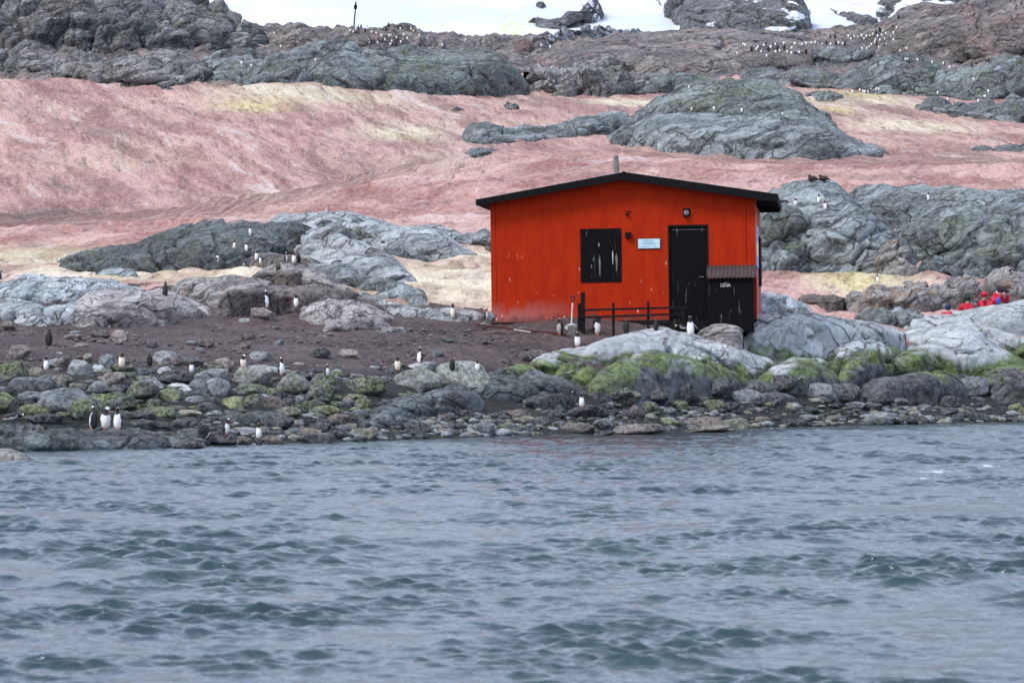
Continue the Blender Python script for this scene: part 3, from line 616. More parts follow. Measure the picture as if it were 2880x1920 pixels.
    O('dark brown vertical face on the left of the lower step', 'brown', E((1016, 560), (1040, 500), (1070, 470), (1130, 455), (1240, 450), (1300, 470), (1320, 560)), E((1016, 592), (1180, 584), (1320, 574)), push=-0.9, depth=1.6, L=1.1, fold=0.02, lump=0.06, block=0.05, seed=162, q=0.18)
    O('cone shaped brown mound under the front facing penguin', 'brown', E((1280, 560), (1330, 500), (1380, 465), (1420, 458), (1470, 490), (1500, 540)), E((1280, 570), (1400, 590), (1500, 570)), Yf=118.5, depth=3, L=1.2, lump=0.12, fold=0.08, seed=63)
    O('pink tinged rounded rock right of the brown block', 'pink', E((1415, 600), (1430, 560), (1460, 530), (1520, 518), (1650, 515), (1740, 530), (1800, 560), (1870, 600)), E((1415, 606), (1500, 635), (1650, 660), (1750, 640), (1870, 608)), Yf=117, depth=6, L=1.6, fold=0.09, lump=0.12, seed=64, q=0.6)
    O('lower lobe of pinkish rock above the brown earth', 'pink', E((1515, 655), (1560, 610), (1620, 590), (1700, 580), (1790, 595), (1850, 640)), E((1515, 668), (1650, 665), (1850, 652)), Yf=116, depth=3, L=1.3, fold=0.1, lump=0.12, block=0.06, seed=65)
    O('pale apron of rock running to the tan snow left of the hut', 'pale', E((1680, 480), (1720, 478), (1780, 495), (1900, 530), (1970, 542), (2060, 556), (2120, 562)), E((1680, 520), (1850, 585), (2000, 600), (2120, 606)), Yf=125, depth=6, L=1.6, fold=0.12, lump=0.1, seed=66)
    O('low pale rock behind the brown chested penguin', 'pale', E((1960, 570), (2050, 545), (2160, 546), (2240, 560), (2320, 600)), E((1960, 598), (2180, 606), (2320, 608)), Yf=128, depth=4, L=1.4, fold=0.08, lump=0.08, seed=67)
    O('flat grey stone half buried below the pink rock', 'pink', E((1770, 660), (1820, 640), (1900, 636), (1935, 650)), E((1770, 668), (1935, 660)), Yf=116.5, depth=2, L=0.9, lump=0.12, seed=68)
    # ---- rocks behind the hut, right
    O('smooth grey wall of rock along the right below the pink snow', 'grey', G((1340, 190), (1420, 140), (1550, 120), (1700, 113), (1850, 125), (2000, 140), (2150, 150), (2352, 170), (2600, 190)), G((1340, 300), (1560, 340), (1700, 440), (2000, 440), (2600, 420)), Yf=165, depth=14, L=3, fold=0.10, lump=0.14, seed=70, q=0.75)
    O('tall grey dome beside the right end of the hut roof', 'grey', G((780, 230), (900, 168), (980, 120), (1080, 90), (1200, 82), (1280, 95), (1360, 150), (1430, 210), (1560, 310), (1650, 400), (1730, 500), (1790, 610)), G((780, 560), (1100, 590), (1300, 600), (1500, 610), (1650, 640), (1790, 638)), Yf=(154, 158), depth=14, L=3.2, fold=0.05, lump=0.13, seed=71, q=0.6)
    O('dark square jointed rock just behind the right wall of the hut', 'moss', G((760, 280), (880, 250), (1000, 235), (1150, 250), (1230, 340), (1290, 420), (1340, 520)), G((760, 590), (1000, 600), (1150, 603), (1340, 600)), Yf=153, depth=8, L=2.4, block=0.30, lump=0.14, fold=0.03, seed=72, q=0.5)
    O('pile of pale angular rocks behind the right wall of the hut', 'grey', G((840, 500), (890, 478), (950, 460), (1010, 450), (1080, 490), (1150, 560), (1210, 595)), G((840, 602), (1000, 604), (1210, 604)), Yf=150.5, depth=4, L=1.2, block=0.4, lump=0.15, seed=73, q=0.6)
    O('large round shouldered boulders at the right of the grey wall', 'moss', G((1540, 420), (1620, 370), (1700, 335), (1800, 310), (1900, 305), (2020, 320), (2100, 350), (2160, 320), (2200, 300), (2352, 288), (2600, 300)), G((1540, 540), (1700, 560), (1900, 610), (2100, 620), (2600, 620)), Yf=156, depth=11, L=2.7, block=0.32, lump=0.12, fold=0.03, seed=74, q=0.5)
    O('tan faced boulder leaning on the foot of the grey wall', 'tan', G((1400, 560), (1440, 500), (1500, 470), (1560, 440), (1640, 420), (1700, 450), (1740, 520), (1790, 625)), G((1400, 605), (1600, 635), (1790, 640)), Yf=153, depth=4, L=1.7, block=0.25, lump=0.12, seed=75, q=0.5)
    O('dark blocks at the foot of the round shouldered boulders', 'dark', G((1750, 600), (1800, 520), (1850, 498), (1900, 540), (1960, 570), (2060, 560), (2140, 548), (2250, 560), (2352, 540), (2600, 550)), G((1750, 640), (1900, 640), (2100, 660), (2352, 650), (2600, 660)), Yf=152, depth=5, L=1.7, block=0.4, lump=0.12, seed=76, q=0.5)
    O('low brown cliff at the edge of the right hand tan snow', 'brown', G((1070, 790), (1090, 750), (1200, 732), (1300, 734), (1350, 745)), G((1070, 795), (1130, 800), (1200, 820), (1350, 845)), Yf=(140, 141), depth=6, L=1.6, block=0.12, lump=0.08, seed=77, q=0.3)
    O('row of rounded cream streaked blocks under the tan snow', 'tan', G((1335, 800), (1345, 730), (1375, 698), (1450, 675), (1560, 668), (1690, 678), (1760, 680), (1840, 720), (1900, 755), (1950, 790), (2000, 835)), G((1335, 840), (1500, 850), (1700, 850), (2000, 840)), Yf=141, depth=7, L=1.9, block=0.26, lump=0.09, fold=0.02, seed=78, q=0.35)
    O('cream and grey blocks behind the red jackets', 'tan', G((1660, 690), (1700, 658), (1800, 642), (1890, 650), (1930, 625), (1980, 615), (2050, 620), (2110, 655), (2150, 700), (2170, 760)), G((1660, 730), (1900, 830), (2170, 840)), Yf=143.5, depth=6, L=1.9, block=0.28, lump=0.1, seed=79, q=0.4)
    O('steep streaked rock at the right edge above the red jackets', 'tan', G((2095, 720), (2120, 640), (2180, 598), (2250, 590), (2300, 608), (2352, 620), (2450, 600), (2600, 610)), G((2095, 790), (2352, 830), (2600, 820)), Yf=144, depth=6, L=2.0, block=0.24, lump=0.1, seed=80, q=0.35)
    O('grey slabs in the hollow below the cream blocks', 'grey', G((1400, 850), (1470, 810), (1540, 800), (1600, 815), (1700, 810), (1760, 825), (1800, 860)), G((1400, 880), (1650, 925), (1800, 890)), Yf=137.5, depth=3.5, L=1.4, block=0.25, lump=0.1, seed=81, q=0.5)
    O('white seamed whaleback showing past the right wall of the hut', 'blue', G((840, 720), (885, 712), (950, 722), (1050, 748), (1110, 785), (1170, 830)), G((840, 880), (1000, 880), (1170, 850)), Yf=133, depth=8, L=1.8, fold=0.12, lump=0.09, seed=82, q=0.7)
    # ---- front right
    O('pale grey rock ridge where the people shelter on the right', 'pale_tidal', G((1650, 925), (1720, 870), (1800, 845), (1900, 840), (2000, 830), (2080, 812), (2200, 780), (2352, 750), (2600, 730)), G((1650, 950), (2000, 960), (2352, 980), (2600, 980)), Yf=131, depth=6, L=2.2, fold=0.08, lump=0.11, seed=84, q=0.6)
    O('long pale whaleback at the right foot of the hut', 'pale_tidal', G((670, 985), (720, 945), (780, 895), (840, 857), (950, 845), (1100, 846), (1160, 830), (1300, 850), (1500, 880), (1600, 905), (1690, 950)), G((670, 1000), (900, 1010), (1690, 1000)), force=(122.0, 129.5), depth=4.5, L=2.1, fold=0.06, lump=0.11, seed=85, q=0.6)
    O('small rounded brown grey rock before the firewood box', 'pink', G((520, 945), (560, 918), (600, 900), (680, 893), (740, 903), (790, 930)), G((520, 955), (790, 965)), force=121.4, depth=2.2, L=1.3, lump=0.09, fold=0.03, seed=86)
    O('huge smooth pale boulder right of the hut in the foreground rocks', 'pale_tidal', G((770, 1020), (800, 970), (850, 920), (950, 872), (1100, 850), (1250, 862), (1400, 900), (1500, 925), (1560, 945), (1660, 1010)), G((770, 1030), (950, 1110), (1230, 1120), (1660, 1050)), depth=6, L=2.2, fold=0.03, lump=0.09, seed=87, q=0.6)
    O('pale shouldered rock in front of the people', 'pale_tidal', G((1615, 1010), (1650, 970), (1690, 940), (1750, 915), (1850, 905), (1920, 880), (2000, 873), (2100, 890), (2200, 910), (2300, 945), (2360, 1000), (2600, 1000)), G((1615, 1040), (1900, 1040), (2360, 1090), (2600, 1090)), Yf=(126, 129), depth=5, L=1.9, fold=0.07, lump=0.12, seed=88, q=0.6)
    O('green streaked slanting rock on the right shore', 'pale_tidal', G((1680, 1040), (1740, 990), (1800, 960), (1900, 935), (2000, 932), (2100, 960), (2200, 1010), (2300, 1050), (2352, 1070), (2600, 1060)), G((1680, 1160), (1900, 1190), (2100, 1200), (2600, 1220)), Yf=(123, 126.5), depth=5, L=1.9, fold=0.09, lump=0.13, block=0.05, seed=89, q=0.5)
    O('green topped dark rock in the middle of the right shore', 'pale_tidal', G((1205, 1190), (1225, 1110), (1260, 1055), (1330, 1020), (1450, 1003), (1540, 1020), (1640, 1040), (1720, 1110)), G((1205, 1220), (1350, 1250), (1500, 1240), (1720, 1220)), Yf=(120.5, 122), depth=4.5, L=1.6, fold=0.06, lump=0.13, block=0.08, seed=90, q=0.5)
    O('green and grey hump right of the big mossy slab', 'pale_tidal', G((830, 1245), (870, 1185), (910, 1145), (960, 1110), (1060, 1072), (1150, 1070), (1220, 1100), (1280, 1160), (1330, 1230)), G((830, 1260), (1000, 1315), (1330, 1290)), Yf=(117, 119), depth=4.5, L=1.7, fold=0.06, lump=0.11, seed=91, q=0.55)
    O('green knob of rock above the dark overhang on the right shore', 'pale_tidal', G((1480, 1200), (1540, 1120), (1600, 1080), (1680, 1050), (1780, 1030), (1850, 1060), (1890, 1110), (1930, 1180)), G((1480, 1230), (1700, 1230), (1930, 1220)), Yf=122, depth=3.5, L=1.5, lump=0.13, block=0.10, seed=92, q=0.45)
    O('upright dark boulder between the green knob and the hump', 'pale_tidal', G((1300, 1235), (1340, 1140), (1380, 1100), (1440, 1080), (1490, 1115), (1520, 1200), (1530, 1250)), G((1300, 1260), (1400, 1300), (1530, 1280)), Yf=120, depth=3, L=1.6, lump=0.1, seed=93, q=0.5)
    O('flat faced grey slab above the cobbles on the right', 'pale_tidal', G((1420, 1320), (1450, 1240), (1500, 1200), (1700, 1180), (1880, 1160), (1960, 1180), (2010, 1225), (2070, 1320)), G((1420, 1345), (1700, 1355), (2070, 1350)), Yf=(120, 122), depth=3.5, L=1.9, fold=0.03, lump=0.08, seed=94, q=0.45)
    O('small wedge of grey rock left of the flat faced slab', 'pale_tidal', G((1220, 1325), (1250, 1270), (1300, 1245), (1380, 1235), (1430, 1245), (1470, 1335)), G((1220, 1335), (1470, 1350)), Yf=119, depth=2.5, L=1.3, lump=0.12, block=0.08, seed=95, q=0.5)
    O('dark rock shoulder at the right edge of the shore', 'pale_tidal', G((2030, 1260), (2080, 1200), (2130, 1175), (2200, 1140), (2300, 1130), (2400, 1130), (2600, 1120)), G((2030, 1290), (2352, 1300), (2600, 1300)), Yf=124.5, depth=3.5, L=1.6, lump=0.12, block=0.1, seed=96, q=0.5)
    O('rounded dark boulder on the right edge above the cobbles', 'pale_tidal', G((2110, 1320), (2150, 1250), (2200, 1205), (2270, 1172), (2352, 1180), (2450, 1170), (2600, 1170)), G((2110, 1340), (2352, 1355), (2600, 1355)), Yf=123.5, depth=3.5, L=1.5, lump=0.12, block=0.08, seed=97, q=0.5)
    O('dark green pillar of rock cut by the right edge', 'pale_tidal', G((2285, 1090), (2305, 1020), (2340, 970), (2400, 950), (2600, 930)), G((2285, 1160), (2600, 1180)), Yf=122.5, depth=4, L=1.6, lump=0.14, block=0.1, seed=98, q=0.45)
    O('low pale green stone at the foot of the hump', 'pale_tidal', G((740, 1340), (800, 1310), (870, 1285), (960, 1278), (1050, 1290), (1110, 1330)), G((740, 1350), (1110, 1350)), Yf=116, depth=2.5, L=1.2, lump=0.12, block=0.06, seed=99, q=0.6)
    # ---- centre front
    O('pale crested whaleback under the penguins in front of the hut door', 'pale_tidal', [(1535, 1002), (1578, 978), (1654, 972), (1715, 945), (1777, 933), (1868, 926), (1930, 929), (1976, 941), (2052, 958), (2110, 982), (2160, 1005), (2200, 1040)], [(1535, 1016), (1700, 1045), (1900, 1050), (2200, 1085)], Yf=(114.5, 117), depth=5, L=1.9, fold=0.09, lump=0.13, seed=101, q=0.6, step=2.5)
    O('great green mossy slab facing the sea below the hut', 'pale_tidal', Hh((700, 300), (780, 225), (900, 160), (1000, 100), (1150, 50), (1330, 22), (1500, 42), (1700, 90), (1900, 160), (2100, 220), (2290, 270), (2340, 340)), Hh((700, 500), (1000, 540), (1500, 510), (1850, 480), (2340, 400)), Yf=(111.5, 115), depth=5, L=2.2, fold=0.05, lump=0.10, seed=102, q=0.62, step=2.5)
    O('squared mossy blocks on the left shoulder of the great slab', 'pale_tidal', Hh((700, 120), (740, 50), (900, 5), (1000, -25), (1180, -10), (1480, 10), (1540, 50)), Hh((700, 200), (1100, 150), (1540, 90)), Yf=113.5, depth=3.5, L=1.3, block=0.16, lump=0.1, seed=103, q=0.4)
    O('round green boulder left of the great slab', 'pale_tidal', Hh((140, 230), (170, 140), (230, 80), (320, 52), (420, 52), (500, 85), (560, 160)), Hh((140, 250), (560, 260)), Yf=112, depth=3, L=1.4, lump=0.1, seed=104, q=0.5)
    O('dark green overhanging boulder above the penguin pair', 'pale_tidal', Hh((370, 260), (430, 150), (560, 108), (680, 115), (760, 165), (810, 250), (820, 380), (800, 420)), Hh((370, 280), (600, 420), (800, 440)), Yf=110.5, depth=3, L=1.4, lump=0.12, block=0.08, seed=105, q=0.4)
    O('broad dark weedy rock behind the penguin pair', 'dark', [(1300, 1098), (1330, 1078), (1360, 1060), (1400, 1047), (1440, 1050), (1500, 1048), (1560, 1055), (1600, 1068), (1650, 1110)], [(1300, 1112), (1440, 1140), (1650, 1140)], Yf=(108.5, 109.5), depth=4, L=1.8, lump=0.13, fold=0.05, seed=106, q=0.55)
    O('green topped rock behind the dark weedy rock', 'pale_tidal', [(1340, 1070), (1370, 1048), (1400, 1032), (1440, 1022), (1500, 1030), (1530, 1060)], [(1340, 1085), (1530, 1080)], Yf=112.5, depth=2.5, L=1.4, lump=0.12, block=0.06, seed=107, q=0.5)
    O('low grey hump beside the penguin pair', 'dark', Hh((30, 530), (80, 470), (150, 420), (300, 385), (440, 390), (520, 440), (560, 520)), Hh((30, 550), (560, 560)), Yf=107, depth=3, L=1.6, lump=0.08, seed=108, q=0.6)
    O('sloping bare grey slab in the middle of the beach', 'dark', I1((860, 700), (1000, 600), (1200, 500), (1400, 440), (1600, 390), (1800, 348), (1930, 352), (2050, 410), (2130, 500), (2180, 590)), I1((860, 720), (1200, 680), (1600, 640), (2180, 620)), Yf=(101, 105), depth=5, L=1.9, lump=0.08, fold=0.05, seed=109, q=0.75)
    O('dark folded rock edge below the bare grey slab', 'dark', I1((850, 740), (950, 660), (1150, 600), (1350, 570), (1540, 580), (1700, 600)), I1((850, 760), (1250, 740), (1700, 680)), Yf=100.5, depth=2.5, L=1.2, lump=0.15, fold=0.15, block=0.1, seed=110, q=0.7)
    O('low dark bedrock along the waterline on the left', 'dark', J((-300, 700), (0, 700), (200, 730), (400, 722), (700, 732), (900, 740), (1200, 742), (1500, 760), (1700, 790), (1950, 850)), J((-300, 900), (0, 890), (240, 955), (500, 948), (900, 940), (1300, 918), (1600, 920), (1950, 895)), Yf=(86.5, 92.5), depth=6, L=1.5, lump=0.12, fold=0.20, block=0.04, seed=111, q=0.85, step=2.5)
    O('pale wave washed rock in the water at the left edge', 'tan', J((-200, 905), (0, 908), (100, 918), (200, 955), (300, 1010), (340, 1035)), J((-200, 1040), (340, 1040)), Yf=85, depth=2, L=1.3, lump=0.06, fold=0.06, seed=112, q=0.7, skirt=0.6)
    O('dark smooth rock hump behind the bent penguin', 'dark', J((1920, 690), (2000, 620), (2150, 585), (2352, 570), (2550, 575), (2700, 620), (2750, 680)), J((1920, 700), (2750, 700)), Yf=95, depth=3, L=1.4, lump=0.1, fold=0.1, seed=113, q=0.6)

# ------------------------------------------------------------------ boulders
def boulder_mesh(i, sub=4):
    bm = bmesh.new(); bmesh.ops.create_icosphere(bm, subdivisions=sub, radius=0.5)
    me = bpy.data.meshes.new('boulder'); bm.to_mesh(me); bm.free()
    co = np.empty(len(me.vertices) * 3, np.float32); me.vertices.foreach_get('co', co); co = co.reshape(-1, 3).astype(float)
    r = np.random.default_rng(100 + i)
    n = co / np.linalg.norm(co, axis=1, keepdims=True)
    p = 2.0 + 1.3 * r.random()
    s = (np.abs(n) ** p).sum(1) ** (-1 / p); co = n * 0.5 * s[:, None]
    for _ in range(int(7 + 9 * r.random())):
        d = r.normal(size=3); d /= np.linalg.norm(d); h = 0.29 + 0.14 * r.random()
        over = np.maximum(co @ d - h, 0); co -= over[:, None] * d * 0.88
    co += n * (0.07 * fbm(co * 2.2 + i * 9, 3, i))[:, None] + n * (0.022 * fbm(co * 8 + i * 5, 3, i + 7))[:, None]
    f1, f2, cv, hid = voro(co * 2.4 + i * 3.3, i)
    co -= n * (0.02 * np.exp(-((f2 - f1) / 0.05) ** 2))[:, None]
    mn, mx = co.min(0), co.max(0); co = (co - (mn + mx) / 2) / (mx - mn)
    co[:, 2] += 0.5
    me.vertices.foreach_set('co', co.astype(np.float32).reshape(-1)); me.update()
    me.polygons.foreach_set('use_smooth', np.ones(len(me.polygons), bool))
    return me

def bm_mat(name, a, c, moss=0.0):
    m, nt, bs = new_mat(name); b = NB(nt)
    p = b.pos()
    n1 = b.noise(p, 1.2, 4, 0.6, 0.4); n2 = b.noise(p, 9, 4, 0.75)
    oi = b.n('ShaderNodeObjectInfo')
    k = b.math('MULTIPLY_ADD', oi.outputs['Random'], 0.8, 0.55)
    col = b.mix(b.ramp(n1, 0.35, 0.65), a, c)
    cm = b.n('ShaderNodeVectorMath', operation='SCALE'); b.set(cm.inputs[0], col); b.set(cm.inputs['Scale'], k)
    col = cm.outputs[0]
    if moss:
        gn = b.n('ShaderNodeSeparateXYZ'); b.set(gn.inputs[0], b.n('ShaderNodeNewGeometry').outputs['Normal'])
        f = b.math('MULTIPLY', b.ramp(b.noise(p, 1.7, 5, 0.7), 0.40, 0.58), moss)
        col = b.mix(f, col, b.mix(b.ramp(n2, 0.35, 0.65), (0.016, 0.036, 0.007), (0.13, 0.175, 0.025)))
    col = b.mix(b.ramp(n2, 0.36, 0.62, 0, 0.8), b.mix(0.55, col, (0, 0, 0)), b.mix(0.1, col, (1, 1, 1)))
    b.set(bs.inputs['Base Color'], col)
    b.set(bs.inputs['Normal'], b.bump(n2, 0.8, 0.06))
    return m
BM = {'g': bm_mat('grey_boulder', (0.060, 0.075, 0.080), (0.22, 0.245, 0.25)),
      'd': bm_mat('dark_wet_boulder', (0.010, 0.013, 0.015), (0.050, 0.057, 0.058)),
      'p': bm_mat('pale_boulder', (0.26, 0.285, 0.285), (0.46, 0.48, 0.47)),
      'm': bm_mat('mossy_boulder', (0.028, 0.038, 0.032), (0.095, 0.11, 0.09), 0.85),
      'q': bm_mat('green_footed_pale_boulder', (0.20, 0.22, 0.20), (0.36, 0.37, 0.34), 0.5),
      't': bm_mat('tan_boulder', (0.12, 0.11, 0.08), (0.25, 0.235, 0.175), 0.15),
      'r': bm_mat('rusty_brown_boulder', (0.06, 0.045, 0.036), (0.16, 0.12, 0.095)),
      'k': bm_mat('pink_boulder', (0.17, 0.135, 0.12), (0.30, 0.245, 0.22)),
      'y': bm_mat('yellow_green_boulder', (0.09, 0.10, 0.035), (0.22, 0.235, 0.10), 0.5),
      'b': bm_mat('black_boulder', (0.008, 0.010, 0.011), (0.025, 0.03, 0.032))}
CN = {'g': 'grey', 'd': 'dark wet', 'p': 'pale grey', 'm': 'mossy green', 'q': 'pale green footed', 't': 'tan', 'r': 'rusty brown', 'k': 'pinkish', 'y': 'yellow green', 'b': 'black'}
BMESH = {}
def bmesh_for(i, c):
    if (i, c) not in BMESH:
        base = BMESH.get((i, None))
        if base is None: base = BMESH[(i, None)] = boulder_mesh(i)
        me = base.copy(); me.materials.append(BM[c]); BMESH[(i, c)] = me
    return BMESH[(i, c)]

J_B = [(0, 250, 130, 310, 'm', 'angular greenish boulder at the left edge above the big grey boulder'), (80, 490, 270, 450, 'g', 'large angular grey boulder at the left of the bank'), (160, 430, 400, 500, 'g', 'flat grey boulder under the large angular grey one'),
 (370, 830, 375, 620, 'g', 'broad flat topped grey boulder behind the standing three penguins'), (-60, 150, 410, 620, 'm', 'dark green boulder cut by the left edge'), (130, 430, 520, 655, 'y', 'bright yellow green boulder near the left edge'),
 (240, 560, 600, 690, 'd', 'low dark boulder below the yellow green one'), (490, 650, 585, 645, 'y', 'small yellow green stone left of the three penguins'), (620, 930, 468, 690, 'm', 'tall mossy boulder directly behind the left of three penguins'),
 (800, 1235, 415, 560, 'm', 'long flat mossy boulder behind the three penguins'), (620, 850, 108, 270, 'g', 'squarish blue grey boulder right of the white chested penguin on the left'), (470, 655, 243, 345, 't', 'tan boulder beneath the squarish blue grey one'),
 (790, 1000, 305, 415, 'g', 'rounded grey boulder in the upper left of the bank'), (1150, 1435, 308, 490, 'm', 'big round greenish grey boulder in the middle of the left bank'), (1000, 1160, 335, 425, 'd', 'dark boulder left of the big round greenish grey one'),
 (1440, 1755, 203, 335, 'd', 'big dark angular boulder below the half hidden penguin'), (1540, 1725, 320, 378, 'p', 'flat pale stone under the big dark angular boulder'), (1455, 1650, 372, 505, 'y', 'speckled green boulder under the flat pale stone'),
 (1790, 2080, 190, 330, 'p', 'pale boulder left of the largest white boulder'), (1710, 1900, 290, 425, 'g', 'grey boulder between the speckled green and the round grey one'), (1865, 2125, 278, 445, 'g', 'smooth round grey boulder below the largest white boulder'),
 (2120, 2520, 162, 345, 'q', 'largest white topped boulder of the bank'), (2145, 2440, 332, 450, 'm', 'vivid green boulder under the largest white topped one'), (2040, 2245, 448, 585, 'y', 'egg shaped yellow green boulder left of centre'),
 (2225, 2400, 445, 565, 'm', 'round mossy boulder right of the egg shaped one'), (1690, 1895, 440, 535, 'g', 'small grey boulder left of the squared dark block'), (1760, 2015, 498, 595, 'd', 'squared dark block left of the egg shaped boulder'),
 (1325, 1490, 468, 570, 'm', 'small round mossy boulder in the middle of the left bank'), (1310, 1650, 540, 650, 'm', 'long low mossy boulder above the dark shore rocks'), (1535, 1705, 528, 585, 't', 'small pale green stone above the dark shore rocks'),
 (1600, 1845, 565, 645, 't', 'flat pale green stone left of the bent penguin'), (1245, 1345, 512, 572, 'm', 'small greenish stone right of the three penguins'), (1110, 1425, 585, 665, 'd', 'dark sloping boulder right of the three penguins'),
 (1550, 1840, 640, 755, 'd', 'dark rounded boulder left of the two crouching penguins'), (1195, 1420, 655, 745, 'd', 'small dark boulder right of the three penguins near their feet'), (1330, 1570, 675, 752, 'd', 'dark boulder between the three penguins and the crouching pair'),
 (1400, 1615, 28, 165, 'p', 'pale squared boulder beside the black backed penguin'), (900, 1045, 58, 170, 'g', 'small pointed grey stone on the upper left earth'), (835, 965, 150, 235, 'p', 'whitish stone right of the squarish blue grey boulder'),
 (2035, 2150, 103, 205, 'k', 'upright pinkish stone left of the cream chested penguin'), (490, 690, 80, 205, 'k', 'pink splintered rock behind the left penguin'), (245, 395, 178, 290, 't', 'tan green stone under the left penguin'),
 (765, 832, 55, 112, 't', 'small tan stone on the earth at the left'), (1260, 1355, 183, 252, 'g', 'small bluish stone above the big round boulder'), (1445, 1565, 172, 245, 'p', 'small pale stone beside the big dark angular boulder'),
 (1240, 1420, 255, 315, 't', 'flat tan stone above the big round boulder'), (900, 1120, 260, 330, 't', 'flat olive stone at the top of the left bank'), (640, 790, 320, 375, 't', 'rusty tan stone in the upper left of the bank'),
 (400, 620, 330, 420, 'd', 'dark boulder right of the large angular grey boulder'), (1250, 1570, 790, 920, 'd', 'smooth dark hump at the waterline below the three penguins'), (2140, 2300, 810, 890, 'r', 'rust coloured stone at the waterline under the bent penguin'),
 (1900, 2160, 770, 895, 'd', 'dark layered stone at the waterline under the bent penguin'), (1590, 1880, 860, 925, 'd', 'low wet stone at the waterline under the crouching penguins'), (1600, 1900, 740, 870, 'd', 'dark boulder holding the crouching penguins')]
I_B = [(150, 510, 240, 430, 'q', 'long pale and green boulder right of the largest white one'), (495, 735, 238, 410, 'm', 'upright grey green boulder below the half hidden penguin'), (455, 728, 335, 500, 'm', 'long tilted green boulder in the centre left bank'),
 (825, 1190, 268, 450, 'm', 'wide dark green boulder in the centre of the bank'), (1265, 1685, 198, 390, 'q', 'broad pale boulder with a green skirt below the white penguin'), (1665, 2150, 133, 395, 'q', 'large peaked pale boulder with a cleft and green foot'),
 (1145, 1275, 255, 325, 'g', 'small grey stone left of the broad pale boulder'), (100, 232, 375, 475, 'm', 'round green stone in the centre left bank'), (68, 235, 448, 575, 'r', 'brown boulder in the centre left bank'),
 (208, 295, 503, 585, 'r', 'small reddish stone beside the brown boulder'), (358, 462, 432, 515, 'g', 'small grey green stone left of the tilted boulder'), (238, 352, 453, 520, 'd', 'small dark stone above the reddish one'),
 (305, 435, 512, 575, 'm', 'small mossy stone right of the reddish one'), (515, 765, 528, 622, 'y', 'flat pale green boulder below the tilted one'), (838, 1035, 536, 605, 'y', 'pale yellow stone at the edge of the bare slab'),
 (638, 805, 433, 495, 'y', 'flat yellow green stone right of the tilted boulder'), (628, 745, 413, 452, 't', 'small tan stone right of the tilted boulder'), (655, 795, 483, 535, 'm', 'mossy stone below the flat yellow green stone'),
 (795, 1010, 418, 485, 'm', 'flat dark green stone under the wide dark green boulder'), (898, 1045, 462, 540, 'y', 'rounded yellow green stone above the bare slab'), (808, 892, 483, 545, 'd', 'small dark stone left of the rounded yellow green one'),
 (1278, 1410, 413, 462, 'y', 'thin green stone on top of the bare slab'), (425, 635, 478, 570, 'm', 'long mossy stone under the tilted boulder'), (745, 965, 12, 102, 'k', 'flat pinkish boulder alone on the earth'),
 (508, 668, -2, 102, 'b', 'black angular rock on the earth'), (-5, 125, 28, 115, 'g', 'round grey stone on the earth left of the black rock'), (8, 225, 163, 232, 'p', 'flat pale boulder beside the side view penguin'),
 (35, 335, 618, 745, 'd', 'dark rounded boulder beside the white fronted shore penguin'), (238, 425, 722, 795, 'g', 'flat grey green stone near the shore penguin'), (58, 245, 808, 885, 'r', 'brown stone at the waterline by the shore penguin'),
 (355, 625, 738, 835, 'r', 'broad brown stone near the waterline'), (435, 712, 778, 872, 'g', 'long tilted grey stone at the waterline'), (698, 835, 738, 845, 'b', 'black stone at the waterline left of centre'),
 (828, 1125, 743, 835, 't', 'long brownish green boulder near the waterline'), (858, 1015, 808, 862, 'd', 'small wet stone at the waterline left of centre'), (1285, 1610, 678, 765, 'd', 'dark flat boulder below the bare slab'),
 (1405, 1665, 123, 205, 'p', 'whitish speckled stone under the side view penguin'), (850, 985, 235, 285, 'k', 'pinkish stone behind the wide dark green boulder'), (320, 500, 215, 320, 'd', 'dark stone behind the long pale and green boulder'),
 (340, 445, 125, 160, 'k', 'small flat pinkish stone on the earth'), (0, 60, 800, 890, 'd', 'wet stone under the white fronted shore penguin')]
H_B = [(1128, 1325, 488, 562, 'g', 'sausage shaped grey stone below the great mossy slab'), (1045, 1225, 528, 645, 'r', 'brown round stone below the great mossy slab'), (1388, 1515, 548, 615, 'g', 'grey stone right of the brown round one'),
 (405, 752, 688, 790, 't', 'broad tan and grey stone at the waterline in the centre'), (945, 1385, 698, 795, 'k', 'biggest pink tan stone at the waterline in the centre'), (1338, 1555, 648, 728, 'y', 'yellow green stone above the rust stone'),
 (1545, 1985, 636, 748, 'r', 'biggest reddish boulder at the waterline'), (1645, 2065, 708, 775, 't', 'long pale olive stone at the waterline'), (1935, 2205, 645, 745, 't', 'olive boulder right of the biggest reddish one'),
 (1308, 1465, 723, 780, 'r', 'rust orange stone at the waterline'), (738, 945, 758, 805, 'b', 'black wet stone at the waterline in the centre'), (748, 905, 668, 765, 'd', 'dark stone above the black wet one'),
 (885, 972, 668, 745, 'y', 'small yellow green stone beside the dark one'), (355, 505, 668, 745, 'g', 'grey stone left of the broad tan stone'), (208, 355, 628, 735, 'd', 'dark stone left of the shoreline centre'),
 (480, 900, 525, 640, 'd', 'wide dark stone at the feet of the penguin pair'), (2200, 2310, 545, 600, 'k', 'small orange tan stone under the flat grey boulder'), (1820, 2100, 500, 585, 'd', 'long dark boulder at the right foot of the great slab'),
 (2100, 2300, 445, 545, 'd', 'angular dark boulder at the right foot of the great slab'), (60, 160, 30, 120, 'r', 'brown stone beside the pale rocks left of the whaleback'), (80, 360, 20, 130, 'r', 'brown angular boulder left of the crested whaleback')]
